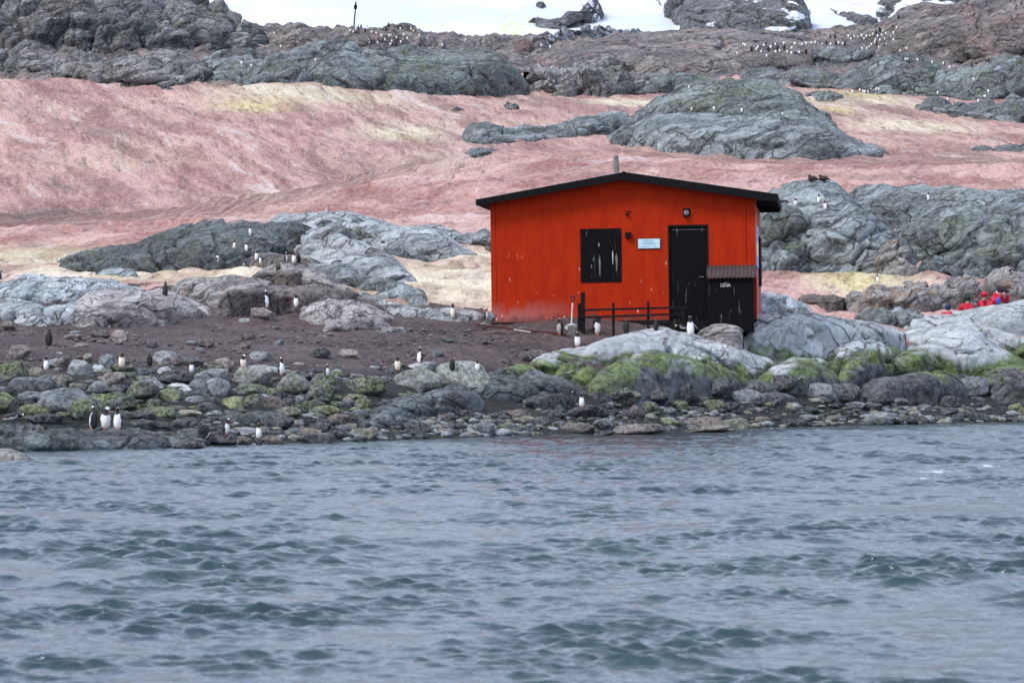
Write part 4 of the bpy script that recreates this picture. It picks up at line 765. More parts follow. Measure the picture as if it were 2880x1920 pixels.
E_B = [(1185, 1300, 550, 612, 'k', 'round pinkish boulder at the feet of the side view penguin on the brown block'), (515, 600, 655, 715, 'k', 'barrel shaped pinkish stone under the whaleback'), (0, 70, 548, 614, 'p', 'white rounded boulder at the left edge'),
 (30, 140, 725, 790, 'k', 'low mauve boulder on the earth at the left'), (390, 440, 765, 800, 't', 'small tan stone on the earth above the pale penguin'), (690, 745, 710, 742, 'b', 'small black stone on the earth'),
 (915, 975, 735, 765, 'g', 'small pale green stone on the earth'), (940, 1010, 698, 740, 'r', 'brownish stone on the earth in the middle left'), (1290, 1360, 700, 738, 'g', 'grey stone on the earth in the middle'),
 (1130, 1190, 710, 745, 'r', 'brown stone on the earth below the side view penguin'), (1180, 1280, 755, 800, 'g', 'rounded blue grey stone above the largest white boulder'), (1130, 1180, 597, 620, 'p', 'small flat pale stone beside the round pinkish boulder'),
 (1720, 1785, 610, 640, 'k', 'small rock beside the lower pinkish lobe'), (430, 520, 650, 690, 'r', 'brown blocks under the whaleback'), (300, 380, 670, 700, 'k', 'flat stone right of the back view penguin'),
 (1020, 1100, 785, 815, 'k', 'flat pink stone on the earth at centre left'), (1650, 1710, 858, 880, 'k', 'small pinkish stone above the wide green boulder'), (0, 70, 612, 650, 'r', 'dark brown stone at the left edge of the earth')]

def place_boulder(x0, x1, y0, y1, c, lab, i, Yc=None, group=None, name='boulder', cat='boulder'):
    cx = (x0 + x1) / 2; Y = Yc or ground_Y(cx, y1 - 2)
    wdt = (x1 - x0) / F * Y * K; hh = (y1 - y0) / F * Y * K
    dep = min(wdt * 0.8, max(hh * 1.3, wdt * 0.55))
    x, y, z = at(cx, y1, Y)
    o = link(name, bmesh_for(i % 14, c))
    o.location = (x, y + dep * 0.35, z - hh * 0.16)
    o.scale = (wdt * 1.10, dep * 1.05, hh * 1.24)
    o.rotation_euler = (random.uniform(-0.06, 0.06), random.uniform(-0.1, 0.1), random.choice((0, math.pi)) + random.uniform(-0.12, 0.12))
    tag(o, lab, cat, group)
    return o

def build_boulders():
    n = 0
    for lst, fn in ((J_B, J), (I_B, I1), (H_B, Hh), (E_B, E)):
        for x0, x1, y0, y1, c, lab in lst:
            (a, b_), (c2, d2) = fn((x0, y0), (x1, y1))
            place_boulder(a, c2, b_, d2, c, lab, n); n += 1
    # cobbles: the largest as things, the rest as one mass
    zones = [(1350, 2940, 'shore')] 
    def rand_cob(zone):
        if zone == 0:   # shoreline strip, centre to right
            px = random.uniform(1000, 2950); lo = shore_py(px) - 2; hi = 1135 + (px < 1450) * 25; k = random.random(); py = hi + (lo - hi) * k
            w = random.uniform(22, 60) * (0.8 + 0.4 * k); c = random.choices('dgtmyrk', (38, 22, 12, 8, 7, 8, 3))[0]
        elif zone == 1: # boulder bank, left
            px = random.uniform(-60, 1180); py = random.uniform(1030, 1168); w = random.uniform(24, 62); c = random.choices('gdmytpk', (24, 28, 20, 10, 8, 7, 3))[0]
        elif zone == 2: # waterline, left to centre
            px = random.uniform(560, 1500); py = random.uniform(1165, shore_py(px) - 2); w = random.uniform(24, 62); c = random.choices('dgtmr', (55, 20, 8, 9, 8))[0]
        else:           # stones on the earth
            px = random.uniform(-60, 1480); py = random.uniform(925, 1035); w = random.uniform(10, 34); c = random.choices('rkgtpd', (34, 18, 24, 10, 6, 8))[0]
        return px, py, w, w * random.uniform(0.32, 0.6), c
    gname = {0: 'cobbles along the shoreline right of centre', 1: 'stones wedged in the boulder bank', 2: 'wet cobbles along the left waterline', 3: 'stones scattered on the brown earth'}
    lname = {0: '{} cobble in the strip between the sea and the great mossy slab', 1: 'smaller {} stone wedged between the boulders of the left bank', 2: '{} flat cobble in the wet strip left of the bare slab', 3: 'small {} stone lying on the brown earth left of the hut'}
    total = n
    for i_ in range(26):
        px = 1760 + (i_ % 13) * 88 + random.uniform(-30, 30); py = random.uniform(1118, 1140) + (i_ // 13) * 20 - (px - 1760) * 0.012; w = random.uniform(60, 120) * (1.0 - 0.25 * (i_ // 13)); c = random.choices('dgmt', (50, 28, 14, 8))[0]
        place_boulder(px - w / 2, px + w / 2, py - w * random.uniform(0.35, 0.55), py, c, 'larger %s boulder lying at the foot of the green slabs on the right' % CN[c], n, group='boulders at the foot of the green slabs'); n += 1
    for zone, cnt in ((0, 54), (1, 42), (2, 26), (3, 22)):
        for _ in range(cnt):
            px, py, w, h, c = rand_cob(zone)
            w *= 1.15
            place_boulder(px - w / 2, px + w / 2, py - h, py, c, lname[zone].format(CN[c]), n, group=gname[zone], name='cobble' if zone != 3 else 'stone', cat='cobble' if zone != 3 else 'stone'); n += 1
    # the rest: one mass per colour family
    for c, cnt, nm, lab in (('d', 900, 'cobble_mass', 'countless small dark wet cobbles filling the shore'), ('g', 520, 'cobble_mass', 'countless small grey cobbles filling the shore'), ('t', 320, 'cobble_mass', 'countless small tan cobbles filling the shore'), ('m', 330, 'cobble_mass', 'countless small mossy stones filling the boulder bank'), ('r', 1300, 'gravel', 'countless brown stones littering the earth'), ('k', 420, 'gravel', 'countless pinkish stones littering the earth')):
        Vs, Fs = [], []; off = 0
        lows = [lowstone(i) for i in range(6)]
        for _ in range(cnt):
            if nm == 'gravel': px, py, w, h, _c = rand_cob(3); w *= random.uniform(0.25, 0.7)
            else:
                px, py, w, h, _c = rand_cob(random.choices((0, 1, 2), (5, 3, 2.4) if c != 'm' else (1, 5, 1))[0]); w *= random.uniform(0.4, 1.0)
            h = w * random.uniform(0.25, 0.5)
            Y = gY_fast(px, py); x, y, z = at(px, py, Y); s = w / F * Y * K
            V, Fc = random.choice(lows)
            a = random.uniform(0, 6.28); ca, sa = math.cos(a), math.sin(a)
            R = np.array([[ca, -sa, 0], [sa, ca, 0], [0, 0, 1]])
            Vs.append((V * np.array([s, s * 0.8, h / w * s])) @ R.T + np.array([x, y, z - 0.1 * s])); Fs.append(Fc + off); off += len(V)
        V = np.concatenate(Vs); Fq = np.concatenate(Fs)
        me = bpy.data.meshes.new(nm); me.vertices.add(len(V)); me.vertices.foreach_set('co', V.astype(np.float32).reshape(-1))
        me.loops.add(Fq.size); me.loops.foreach_set('vertex_index', Fq.reshape(-1).astype(np.int32)); me.polygons.add(len(Fq))
        me.polygons.foreach_set('loop_start', np.arange(0, Fq.size, 3, dtype=np.int32)); me.polygons.foreach_set('loop_total', np.full(len(Fq), 3, np.int32))
        me.update(calc_edges=True); me.polygons.foreach_set('use_smooth', np.ones(len(Fq), bool))
        o = link(nm, me, BM[c]); tag(o, lab, kind='stuff')

def lowstone(i):
    bm = bmesh.new(); bmesh.ops.create_icosphere(bm, subdivisions=2, radius=0.5)
    V = np.array([v.co[:] for v in bm.verts]); Fc = np.array([[v.index for v in f.verts] for f in bm.faces]); bm.free()
    V = V * (1 + 0.35 * fbm(V * 1.7 + i * 7, 2, i))[:, None]; V[:, 2] += 0.3
    return V, Fc

_gx = np.linspace(-160, 3040, 65); _gy = np.linspace(920, 1280, 73); _gt = None
def gY_fast(px, py):
    global _gt
    if _gt is None: _gt = np.array([[ground_Y(a, b) for a in _gx] for b in _gy])
    i = min(max((px - _gx[0]) / (_gx[1] - _gx[0]), 0), 63.99); j = min(max((py - _gy[0]) / (_gy[1] - _gy[0]), 0), 71.99)
    a, b = int(i), int(j); u, v = i - a, j - b
    return (_gt[b, a] * (1 - u) + _gt[b, a + 1] * u) * (1 - v) + (_gt[b + 1, a] * (1 - u) + _gt[b + 1, a + 1] * u) * v

# ------------------------------------------------------------------ sea
def build_water():
    cols = np.concatenate([np.array([-9000, -5000, -2500, -1700]), np.linspace(-1400, -210, 120), np.linspace(-200, 3080, 640), np.linspace(3090, 4280, 120), np.array([4800, 5500, 8000, 12000])])
    rows = [-40, 0, 8, 14]; y = 18.0
    while y < 122: rows.append(y); y += 0.018 + (y - 18) * 0.0009
    rows += [130, 145]
    rows = np.array(rows)
    PX, Y = np.meshgrid(cols, rows)
    X = (PX - 1440) / F * np.maximum(Y, 18)
    X0, Y0 = X.copy(), Y.copy(); Z = np.zeros_like(X)
    r = np.random.default_rng(5)
    dens = np.clip((3000 - np.abs(PX - 1440)) / 300, 0, 1) * (Y > 17)
    nw = 80
    lam = 0.10 * (1.7 / 0.10) ** (np.arange(nw) / (nw - 1)) * (0.9 + 0.2 * r.random(nw))
    ang = rad(-90) + r.normal(0, 0.66, nw)
    wgt = lam ** 0.05
    slope = 0.029 * np.interp(lam, [0.1, 0.18, 0.25, 0.6, 0.9, 1.7], [0.9, 1.4, 1.9, 1.7, 1.15, 0.75])
    P4 = np.stack([X0, Y0 * 0.8, Y0 * 0], -1)
    env = np.clip(0.85 + 2.7 * fbm(P4 * 0.38, 4, 61), 0.2, 1.75)
    env2 = np.clip(0.9 + 2.2 * fbm(P4 * 0.22, 3, 67), 0.25, 1.6)
    for L_, a_, s_ in zip(lam, ang, slope):
        k = 2 * math.pi / L_; dx, dy = math.cos(a_), math.sin(a_); amp = s_ / k
        fade = np.clip((L_ / (2.2 * (0.018 + (Y0 - 18) * 0.0009)) - 1.0) / 1.0, 0.0, 1.0)
        ph = k * (X0 * dx + Y0 * dy) + r.random() * 6.28; fade = fade * (env if L_ < 0.7 else env2)
        Z += amp * np.cos(ph) * dens * fade
        X -= 0.5 * amp * dx * np.sin(ph) * dens * fade; Y -= 0.5 * amp * dy * np.sin(ph) * dens * fade
    P3 = np.stack([X0, Y0, Y0 * 0], -1)
    gust = np.clip(0.95 + 0.6 * fbm(P3 * np.array([0.10, 0.05, 1]), 2, 77), 0.35, 1.6)
    Z *= gust
    sY = shore_Y(PX) * K
    Z *= np.clip((sY - Y0) / 10.0, 0.25, 1)
    me = grid_mesh('sea', np.stack([X, Y, Z], -1))
    foam = np.zeros(X0.shape)
    for fx, fy, rx, ry in ((2640, 1326, 45, 0.5), (2780, 1310, 26, 0.4), (2600, 1345, 25, 0.3)):
        yy = 2.3 * F / (fy - HY); xx = (fx - 1440) / F * yy
        foam = np.maximum(foam, np.exp(-(((X0 - xx) / (rx / F * yy)) ** 2 + ((Y0 - yy) / ry) ** 2)))
    foam = np.maximum(foam, 0.55 * np.exp(-((sY - Y0) / 0.5) ** 2) * np.clip(0.5 + 3 * perlin(P3 * 0.8, 3), 0, 1))
    at_f = me.attributes.new('foam', 'FLOAT', 'POINT'); at_f.data.foreach_set('value', foam.astype(np.float32).reshape(-1))
    o = link('sea', me, M['water']); tag(o, 'choppy grey blue sea in the foreground', kind='structure')

# ------------------------------------------------------------------ small mesh builder
class MB:
    def __init__(s): s.bm = bmesh.new()
    def box(s, x0, x1, y0, y1, z0, z1, mat=None):
        v = [s.bm.verts.new(mat @ Vector(p) if mat else p) for p in ((x0, y0, z0), (x1, y0, z0), (x1, y1, z0), (x0, y1, z0), (x0, y0, z1), (x1, y0, z1), (x1, y1, z1), (x0, y1, z1))]
        for f in ((0, 3, 2, 1), (4, 5, 6, 7), (0, 1, 5, 4), (1, 2, 6, 5), (2, 3, 7, 6), (3, 0, 4, 7)): s.bm.faces.new([v[i] for i in f])
        return s
    def tube(s, p, q, r0, r1=None, n=12):
        r1 = r0 if r1 is None else r1
        p, q = Vector(p), Vector(q); d = (q - p).normalized(); a = d.orthogonal().normalized(); c = d.cross(a)
        R = [[s.bm.verts.new(o + (a * math.cos(t) + c * math.sin(t)) * r) for t in [2 * math.pi * i / n for i in range(n)]] for o, r in ((p, r0), (q, r1))]
        for i in range(n): s.bm.faces.new((R[0][i], R[0][(i + 1) % n], R[1][(i + 1) % n], R[1][i]))
        s.bm.faces.new(R[0][::-1]); s.bm.faces.new(R[1])
        return s
    def prism(s, pts, y0, y1):
        a = [s.bm.verts.new((x, y0, z)) for x, z in pts]; c = [s.bm.verts.new((x, y1, z)) for x, z in pts]
        s.bm.faces.new(a); s.bm.faces.new(c[::-1])
        for i in range(len(pts)): j = (i + 1) % len(pts); s.bm.faces.new((a[j], a[i], c[i], c[j]))
        return s
    def ball(s, c, r, sub=2, sc=(1, 1, 1)):
        g = bmesh.ops.create_icosphere(s.bm, subdivisions=sub, radius=r)
        for v in g['verts']: v.co = Vector((v.co.x * sc[0] + c[0], v.co.y * sc[1] + c[1], v.co.z * sc[2] + c[2]))
        return s
    def build(s, name, mat, parent=None, bevel=0.0, smooth=False):
        bmesh.ops.recalc_face_normals(s.bm, faces=s.bm.faces[:])
        if bevel: bmesh.ops.bevel(s.bm, geom=s.bm.edges[:], offset=bevel, segments=1, affect='EDGES', clamp_overlap=True)
        me = bpy.data.meshes.new(name); s.bm.to_mesh(me); s.bm.free()
        if smooth: me.polygons.foreach_set('use_smooth', np.ones(len(me.polygons), bool))
        return link(name, me, mat, parent)

def text_mesh(name, body, size, mat, parent, loc, rot, extrude=0.003, xs=1.0):
    cu = bpy.data.curves.new(name, 'FONT'); cu.body = body; cu.size = size; cu.extrude = extrude; cu.align_x = 'CENTER'; cu.align_y = 'CENTER'
    t = bpy.data.objects.new(name, cu); COL.objects.link(t)
    dg = bpy.context.evaluated_depsgraph_get()
    me = bpy.data.meshes.new_from_object(t.evaluated_get(dg)); bpy.data.objects.remove(t)
    me.name = name; me.materials.clear()
    o = link(name, me, mat, parent); o.location = loc; o.rotation_euler = rot; o.scale = (xs, 1, 1)
    return o

# ------------------------------------------------------------------ the hut
def hut_mats():
    m, nt, bs = new_mat('red_painted_boards'); b = NB(nt)
    tc = b.n('ShaderNodeTexCoord'); sp = b.n('ShaderNodeSeparateXYZ'); b.set(sp.inputs[0], tc.outputs['Object'])
    x, y, z = sp.outputs
    n = b.noise(b.pos((1, 1, 0.25), obj=True), 3.0, 5, 0.65); nf = b.noise(b.pos(obj=True), 28, 3, 0.8)
    col = b.mix(b.ramp(n, 0.35, 0.65), (0.37, 0.019, 0.0011), (0.45, 0.028, 0.0015))
    col = b.mix(b.ramp(nf, 0.35, 0.65, 0, 0.5), b.mix(0.25, col, (0.1, 0, 0)), col)
    # board joints every 13 cm
    xy = b.math('ADD', x, y)
    fr = b.math('FRACT', b.math('MULTIPLY', xy, 7.7)); gr = b.math('LESS_THAN', fr, 0.07)
    col = b.mix(b.math('MULTIPLY', gr, 0.22), col, (0.12, 0.006, 0.002))
    # trim seam lines
    bd = b.math('MULTIPLY', b.math('GREATER_THAN', x, 0.17), b.math('LESS_THAN', x, 0.195))
    bd2 = b.math('MULTIPLY', b.math('GREATER_THAN', x, 8.80), b.math('LESS_THAN', x, 8.825))
    col = b.mix(b.math('MULTIPLY', b.math('ADD', bd, bd2), 0.8), col, (0.05, 0.004, 0.002))
    # faded, guano splashed paint low on the left end
    wz = b.math('ADD', z, b.math('MULTIPLY_ADD', n, 1.2, -0.6))
    fz = b.math('MULTIPLY', b.ramp(wz, 0.8, 0.2), b.ramp(x, 3.6, 1.0))
    col = b.mix(b.math('MULTIPLY', fz, b.ramp(nf, 0.3, 0.6, 0.3, 0.75)), col, (0.36, 0.15, 0.13))
    drt = b.math('MULTIPLY', b.ramp(wz, 0.28, 0.0), 0.7)
    col = b.mix(drt, col, (0.10, 0.045, 0.035))
    sps = b.noise(b.pos((6, 6, 1.6), obj=True), 1.5, 2, 0.5)
    col = b.mix(b.math('MULTIPLY', b.ramp(sps, 0.69, 0.73), b.ramp(z, 3.2, 1.2)), col, (0.75, 0.45, 0.36))
    b.set(bs.inputs['Base Color'], col); bs.inputs['Roughness'].default_value = 0.75; bs.inputs['Specular IOR Level'].default_value = 0.12
    b.set(bs.inputs['Normal'], b.bump(b.math('SUBTRACT', b.math('MULTIPLY', nf, 0.15), gr), 0.3, 0.008))
    M['red'] = m
    m, nt, bs = new_mat('black_painted_boards'); b = NB(nt)
    tc = b.n('ShaderNodeTexCoord'); sp = b.n('ShaderNodeSeparateXYZ'); b.set(sp.inputs[0], tc.outputs['Object'])
    fr = b.math('FRACT', b.math('MULTIPLY', sp.outputs[0], 8.0)); gr = b.math('LESS_THAN', fr, 0.12)
    n = b.noise(b.pos((14, 14, 1.2), obj=True), 1.0, 4, 0.7, 0.3); n2 = b.noise(b.pos(obj=True), 1.3, 2, 0.5)
    col = b.mix(b.math('MULTIPLY', gr, 0.6), (0.0035, 0.0040, 0.0045), (0.001, 0.001, 0.001))
    wear = b.math('MULTIPLY', b.ramp(n, 0.60, 0.70), b.ramp(n2, 0.45, 0.60))
    col = b.mix(b.math('MULTIPLY', wear, 0.8), col, (0.20, 0.19, 0.15))
    b.set(bs.inputs['Base Color'], col); bs.inputs['Roughness'].default_value = 0.8; bs.inputs['Specular IOR Level'].default_value = 0.1
    b.set(bs.inputs['Normal'], b.bump(gr, -0.5, 0.01))
    M['blackb'] = m
    M['black'] = plain('black_paint', (0.0045, 0.0045, 0.005), 0.8, 0.4)
    M['roofm'] = plain('pale_grey_roof_sheet', (0.45, 0.46, 0.47), 0.5, 0.15)
    M['plate'] = plain('pale_blue_name_plate', (0.45, 0.62, 0.66), 0.5, 0.08)
    M['ink'] = plain('faded_blue_ink', (0.13, 0.26, 0.32), 0.6, 0.1)
    M['glass'] = plain('lamp_glass', (0.35, 0.50, 0.48), 0.15, 0.2)
    M['rust'] = plain('rusted_brown_corrugated_iron', (0.05, 0.032, 0.032), 0.7, 0.6, 14)
    M['white'] = plain('white_paint', (0.75, 0.76, 0.76), 0.6, 0.06)
    M['sideR'] = plain('faded_pink_red_side_paint', (0.40, 0.085, 0.07), 0.7, 0.15)
    M['flagb'] = plain('sky_blue_paint', (0.22, 0.46, 0.80), 0.6, 0.05)
    M['flagw'] = plain('cream_white_paint', (0.80, 0.72, 0.50), 0.6, 0.05)
    M['dwood'] = plain('dark_weathered_wood', (0.009, 0.008, 0.008), 0.85, 0.5, 10)
    M['rwood'] = plain('red_brown_wood', (0.085, 0.022, 0.018), 0.8, 0.4, 10)
    M['pipe'] = plain('weathered_chimney_metal', (0.13, 0.13, 0.115), 0.7, 0.3, 10)
    M['shaft'] = plain('bleached_wood', (0.55, 0.52, 0.48), 0.7, 0.2, 10)

def build_hut():
    hut_mats()
    PM = F / (124 * K)           # photograph pixels per metre at the facade
    a = 0.013
    def lc(px, py):
        dx, dy = px - 1383, 907 - py
        return ((dx + a * dy) / PM, (dy - a * dx) / PM)
    base = at(1383, 907, 124.9)
    root = empty('hut', base, (0, -a, rad(-6.0)))
    tag(root, 'bright red wooden refuge hut with low black edged gable roof standing on the brown earth', 'hut')
    LX = 6.2
    # walls
    xr = 2127; W = lc(xr, 600)[0]
    hl = lc(1381, 560)[1]; hr = lc(xr, 552)[1]; hp = lc(1762, 500); hpz = hp[1]
    # facade with openings for window and door built as panels
    wx0, wz1 = lc(1634, 643); wx1, wz0 = lc(1752, 793); dx0, dz1 = lc(1882, 634); dx1 = lc(1996, 700)[0]
    def topz(x): return hl + (hpz - hl) * x / hp[0] if x < hp[0] else hpz + (hr - hpz) * (x - hp[0]) / (W - hp[0])
    mb = MB(); T = 0.09
    def panel(x0, x1, z0, z1=None):
        pts = [(x0, z0), (x1, z0)]
        if z1 is None:
            pts.append((x1, topz(x1)))
            if x0 < hp[0] < x1: pts.append((hp[0], hpz))
            pts.append((x0, topz(x0)))
        else: pts += [(x1, z1), (x0, z1)]
        mb.prism(pts, 0, T)
    panel(0, wx0, 0); panel(wx0, wx1, 0, wz0); panel(wx0, wx1, wz1); panel(wx1, dx0, 0); panel(dx0, dx1, dz1); panel(dx1, W, 0)
    mb.build('wall', M['red'], root)
    MB().prism([(0, 0), (W, 0), (W, hr), (hp[0], hpz), (0, hl)], LX - T, LX).build('wall', M['red'], root)
    MB().box(0, T, T, LX - T, 0, hl).build('wall', M['red'], root)
    sw = MB().box(W - T, W, T, LX - T, 0, hr).build('wall', M['sideR'], root); sw['label'] = 'faded pinkish right side wall'
    # corner board
    MB().box(W + 0.002, W + 0.03, -0.02, 0.35, -0.02, hr).build('corner_board', M['sideR'], root)
    # floor beams and foundation gap
    MB().box(0.1, W - 0.1, 0.25, LX, -0.75, -0.02).build('foundation', M['dwood'], root)
    MB().box(0.0, W, -0.03, 0.14, -0.14, -0.012).build('sill_beam', M['dwood'], root)
    # roof slabs
    ovL, ovR, oy = lc(1346, 560)[0], lc(2187, 560)[0], -0.45
    zl, zr, zp = lc(1346, 559)[1], lc(2187, 548)[1], lc(1760, 484)[1]; xp = lc(1760, 484)[0]
    th = 0.10
    for (xa, za, xb, zb2) in ((ovL, zl, xp, zp), (xp, zp, ovR, zr)):
        MB().prism([(xa, za - th), (xb, zb2 - th), (xb, zb2), (xa, za)], oy + 0.03, LX + 0.3).build('roof', M['roofm'], root)
    fh = 0.29
    for (xa, za, xb, zb2) in ((ovL - 0.02, zl, xp, zp), (xp, zp, ovR + 0.02, zr)):
        MB().prism([(xa, za - fh * (0.8 if xa < xp else 1)), (xb, zb2 - fh * (1 if xa >= xp else 0.95)), (xb, zb2 - 0.012), (xa, za - 0.012)], oy - 0.03, oy + 0.028).build('fascia_board', M['black'], root)
    MB().box(ovL - 0.05, ovL - 0.022, oy - 0.03, LX + 0.3, zl - fh * 0.7, zl - 0.012).build('fascia_board', M['black'], root)
    MB().box(ovR + 0.022, ovR + 0.05, oy - 0.03, LX + 0.3, zr - fh * 0.98, zr - 0.012).build('fascia_board', M['black'], root)
    # soffits
    MB().prism([(ovL, zl - 0.22), (0.0, topz(0) - 0.03), (0.0, topz(0) + 0.04), (ovL, zl - 0.12)], oy + 0.03, LX + 0.2).build('soffit', M['dwood'], root)
    MB().prism([(W, topz(W) - 0.03), (ovR, zr - 0.26), (ovR, zr - 0.12), (W, topz(W) + 0.02)], oy + 0.03, LX + 0.2).build('soffit', M['dwood'], root)
    for i in range(4):
        yy = 0.1 + i * 1.9
        MB().box(W + 0.01, ovR, yy, yy + 0.12, zr - 0.36, zr - 0.22).build('rafter_end', M['dwood'], root)
    MB().ball((xp, oy, zp - 0.03), 0.06, 1).build('ridge_cap', M['black'], root)
    # window shutter
    s = MB().box(wx0 + 0.004, wx1 - 0.004, -0.025, 0.04, wz0 + 0.004, wz1 - 0.004).build('window_shutter', M['blackb'], root); s['label'] = 'closed black shutter with pale peeling streaks'
    for i, (fx, z0, z1, w_, c) in enumerate(((0.47, 0.12, 0.52, 0.035, 'pipe'), (0.455, 0.66, 0.74, 0.015, 'roofm'), (0.79, 0.33, 0.60, 0.02, 'roofm'), (0.88, 0.2, 0.55, 0.04, 'pipe'), (0.27, 0.25, 0.34, 0.02, 'pipe'))):
        X = wx0 + fx * (wx1 - wx0); hgt = wz1 - wz0
        MB().prism([(X - w_ * 0.4, wz0 + z0 * hgt), (X + w_ * 0.3, wz0 + z0 * hgt), (X + w_, wz0 + (z1 * 0.6 + z0 * 0.4) * hgt), (X + w_ * 0.2, wz0 + z1 * hgt), (X - w_, wz0 + (z1 * 0.75 + z0 * 0.25) * hgt)], -0.0285, -0.0255).build('peeled_patch', M[c], s)
    # door
    MB().box(dx0 + 0.01, dx1 - 0.01, 0.03, 0.07, -0.13, dz1 - 0.02).build('door', M['blackb'], root)
    d = [o for o in root.children if o.name.startswith('door')][0]
    MB().box(dx1 - 0.32, dx1 - 0.17, 0.0, 0.03, 1.45, 1.48).build('handle', M['pipe'], d)
    MB().box(dx0 + 0.14, dx1 - 0.1, 0.022, 0.029, dz1 - 0.16, dz1 - 0.145).build('panel_trim', M['pipe'], d)
    MB().box(dx0, dx0 + 0.05, -0.02, 0.03, -0.13, dz1).build('door_frame', M['black'], root)
    MB().box(dx1 - 0.05, dx1, -0.02, 0.03, -0.13, dz1).build('door_frame', M['black'], root)
    MB().box(dx0, dx1, -0.022, 0.028, dz1 - 0.06, dz1 + 0.01).build('door_frame', M['black'], root)
    MB().box(dx0 - 0.02, dx1 + 0.1, -0.35, 0.0, -0.36, -0.16).build('doorstep', M['dwood'], root)
    # name plate
    px0, pz1 = lc(1798, 672); px1, pz0 = lc(1860, 698)
    MB().box(px0 - 0.02, px1 + 0.02, -0.03, -0.002, pz0 - 0.02, pz1 + 0.02).build('sign', M['black'], root)
    sg = [o for o in root.children if o.name.startswith('sign')][0]
    sg['label'] = 'pale blue name plate with faded lettering'
    MB().box(px0, px1, -0.036, -0.031, pz0, pz1).build('sign_face', M['plate'], sg)
    cx, cz = (px0 + px1) / 2, (pz0 + pz1) / 2
    text_mesh('lettering', 'REFUGIO', 0.075, M['ink'], sg, (cx, -0.0375, cz + 0.09), (rad(90), 0, 0), 0.001)
    text_mesh('lettering', '"GROUSSAC"', 0.082, M['ink'], sg, (cx, -0.0375, cz), (rad(90), 0, 0), 0.001)
    text_mesh('lettering', 'ARGENTINA        1955', 0.05, M['ink'], sg, (cx, -0.0375, cz - 0.10), (rad(90), 0, 0), 0.001)
    # wall lamp over the door
    lx, lz = lc(1935, 598)
    lamp = MB().box(lx - 0.12, lx + 0.12, -0.05, -0.002, lz - 0.15, lz + 0.14).build('lamp', M['black'], root, 0.02)
    lamp['label'] = 'caged bulkhead lamp over the door'
    MB().ball((lx, -0.07, lz), 0.085, 2, (1, 0.8, 1.35)).build('lamp_glass', M['glass'], lamp, smooth=True)
    g = MB()
    for dxx in (-0.05, 0.0, 0.05): g.box(lx + dxx - 0.006, lx + dxx + 0.006, -0.155, -0.145, lz - 0.12, lz + 0.11)
    for dzz in (-0.13, 0.105): g.box(lx - 0.09, lx + 0.09, -0.157, -0.05, lz + dzz, lz + dzz + 0.02)
    g.build('lamp_cage', M['black'], lamp)
    # junction box and bracket
    bx0, bz1 = lc(1762, 653); bx1, bz0 = lc(1779, 669)
    MB().box(bx0, bx1, -0.14, -0.002, bz0, bz1).build('junction_box', M['black'], root, 0.01)
    kx, kz = lc(1768, 603); k = MB().tube((kx, -0.09, kz), (kx, 0.0, kz), 0.05); k.box(kx - 0.03, kx + 0.12, -0.03, -0.005, kz + 0.09, kz + 0.115).build('wall_bracket', M['black'], root)
    # flag on the side wall, shutter beyond it
    fz = lambda py: lc(2130, py)[1]
    fl = empty('painted_flag', (0, 0, 0)); bpy.data.objects.remove(fl)
    flag = MB().box(W + 0.002, W + 0.03, 0.5, 2.7, fz(718), fz(678)).build('painted_flag', M['flagw'], root)
    flag['label'] = 'sky blue and cream flag panel on the side wall'
    MB().box(W + 0.002, W + 0.032, 0.5, 2.7, fz(678) + 0.002, fz(632)).build('flag_stripe', M['flagb'], flag)
    MB().box(W + 0.002, W + 0.032, 0.5, 2.7, fz(750), fz(718) - 0.002).build('flag_stripe', M['flagb'], flag)
    MB().box(W + 0.002, W + 0.07, 3.6, 5.2, fz(797), fz(656)).build('window_shutter', M['dwood'], root)
    # chimney
    c0 = lc(1730, 490); c1 = lc(1727, 429)
    ch = MB().tube((c0[0], 1.4, c0[1] - 0.3), (c1[0], 1.4, c1[1]), 0.105, 0.085, 16).build('chimney', M['pipe'], root)
    MB().tube((c0[0], 1.4, c0[1] - 0.10), (c0[0], 1.4, c0[1] + 0.02), 0.19, 0.13, 16).build('flashing', M['roofm'], ch)
    # firewood box against the facade
    fb = empty('firewood_box', (0, 0, 0)); fb.matrix_world = Matrix.Translation(base) @ Euler((0, -a, rad(-6.0))).to_matrix().to_4x4()
    tag(fb, 'black firewood box with rusty corrugated lid against the right end of the hut', 'firewood box')
    qx0, qz1 = lc(1996, 785); qx1 = lc(2127, 785)[0] - 0.04; qz0 = -0.45; dp = 0.6
    MB().box(qx0 + 0.03, qx1, -dp, -0.03, qz0, qz1).build('box', M['blackb'], fb)
    # corrugated lid: a real wave profile, sloping forward
    n = 150; xs = np.linspace(qx0 - 0.03, qx1 + 0.12, n); rows = []
    zt = lc(1996, 750)[1]
    for yy, zz in ((-0.012, zt + 0.03), (-0.5, (zt + qz1) / 2 + 0.10), (-dp - 0.10, qz1 + 0.02)):
        rows.append(np.stack([xs, np.full(n, yy), zz + 0.022 * np.cos((xs - xs[0]) * 2 * np.pi / 0.135)], -1))
    rr = rows + [r_ - np.array([0, 0, 0.012]) for r_ in rows[::-1]]
    P = np.stack(rr + [rr[0]], 0)
    link('corrugated_lid', grid_mesh('corrugated_lid', P), M['rust'], fb)
    t = text_mesh('lettering', 'LEÑA', 0.18, M['shaft'], fb, (lc(2046, 804)[0], -dp - 0.004, lc(2046, 804)[1]), (rad(90), 0, 0), 0.002)
    t.scale = (0.8, 1, 1)
    return root

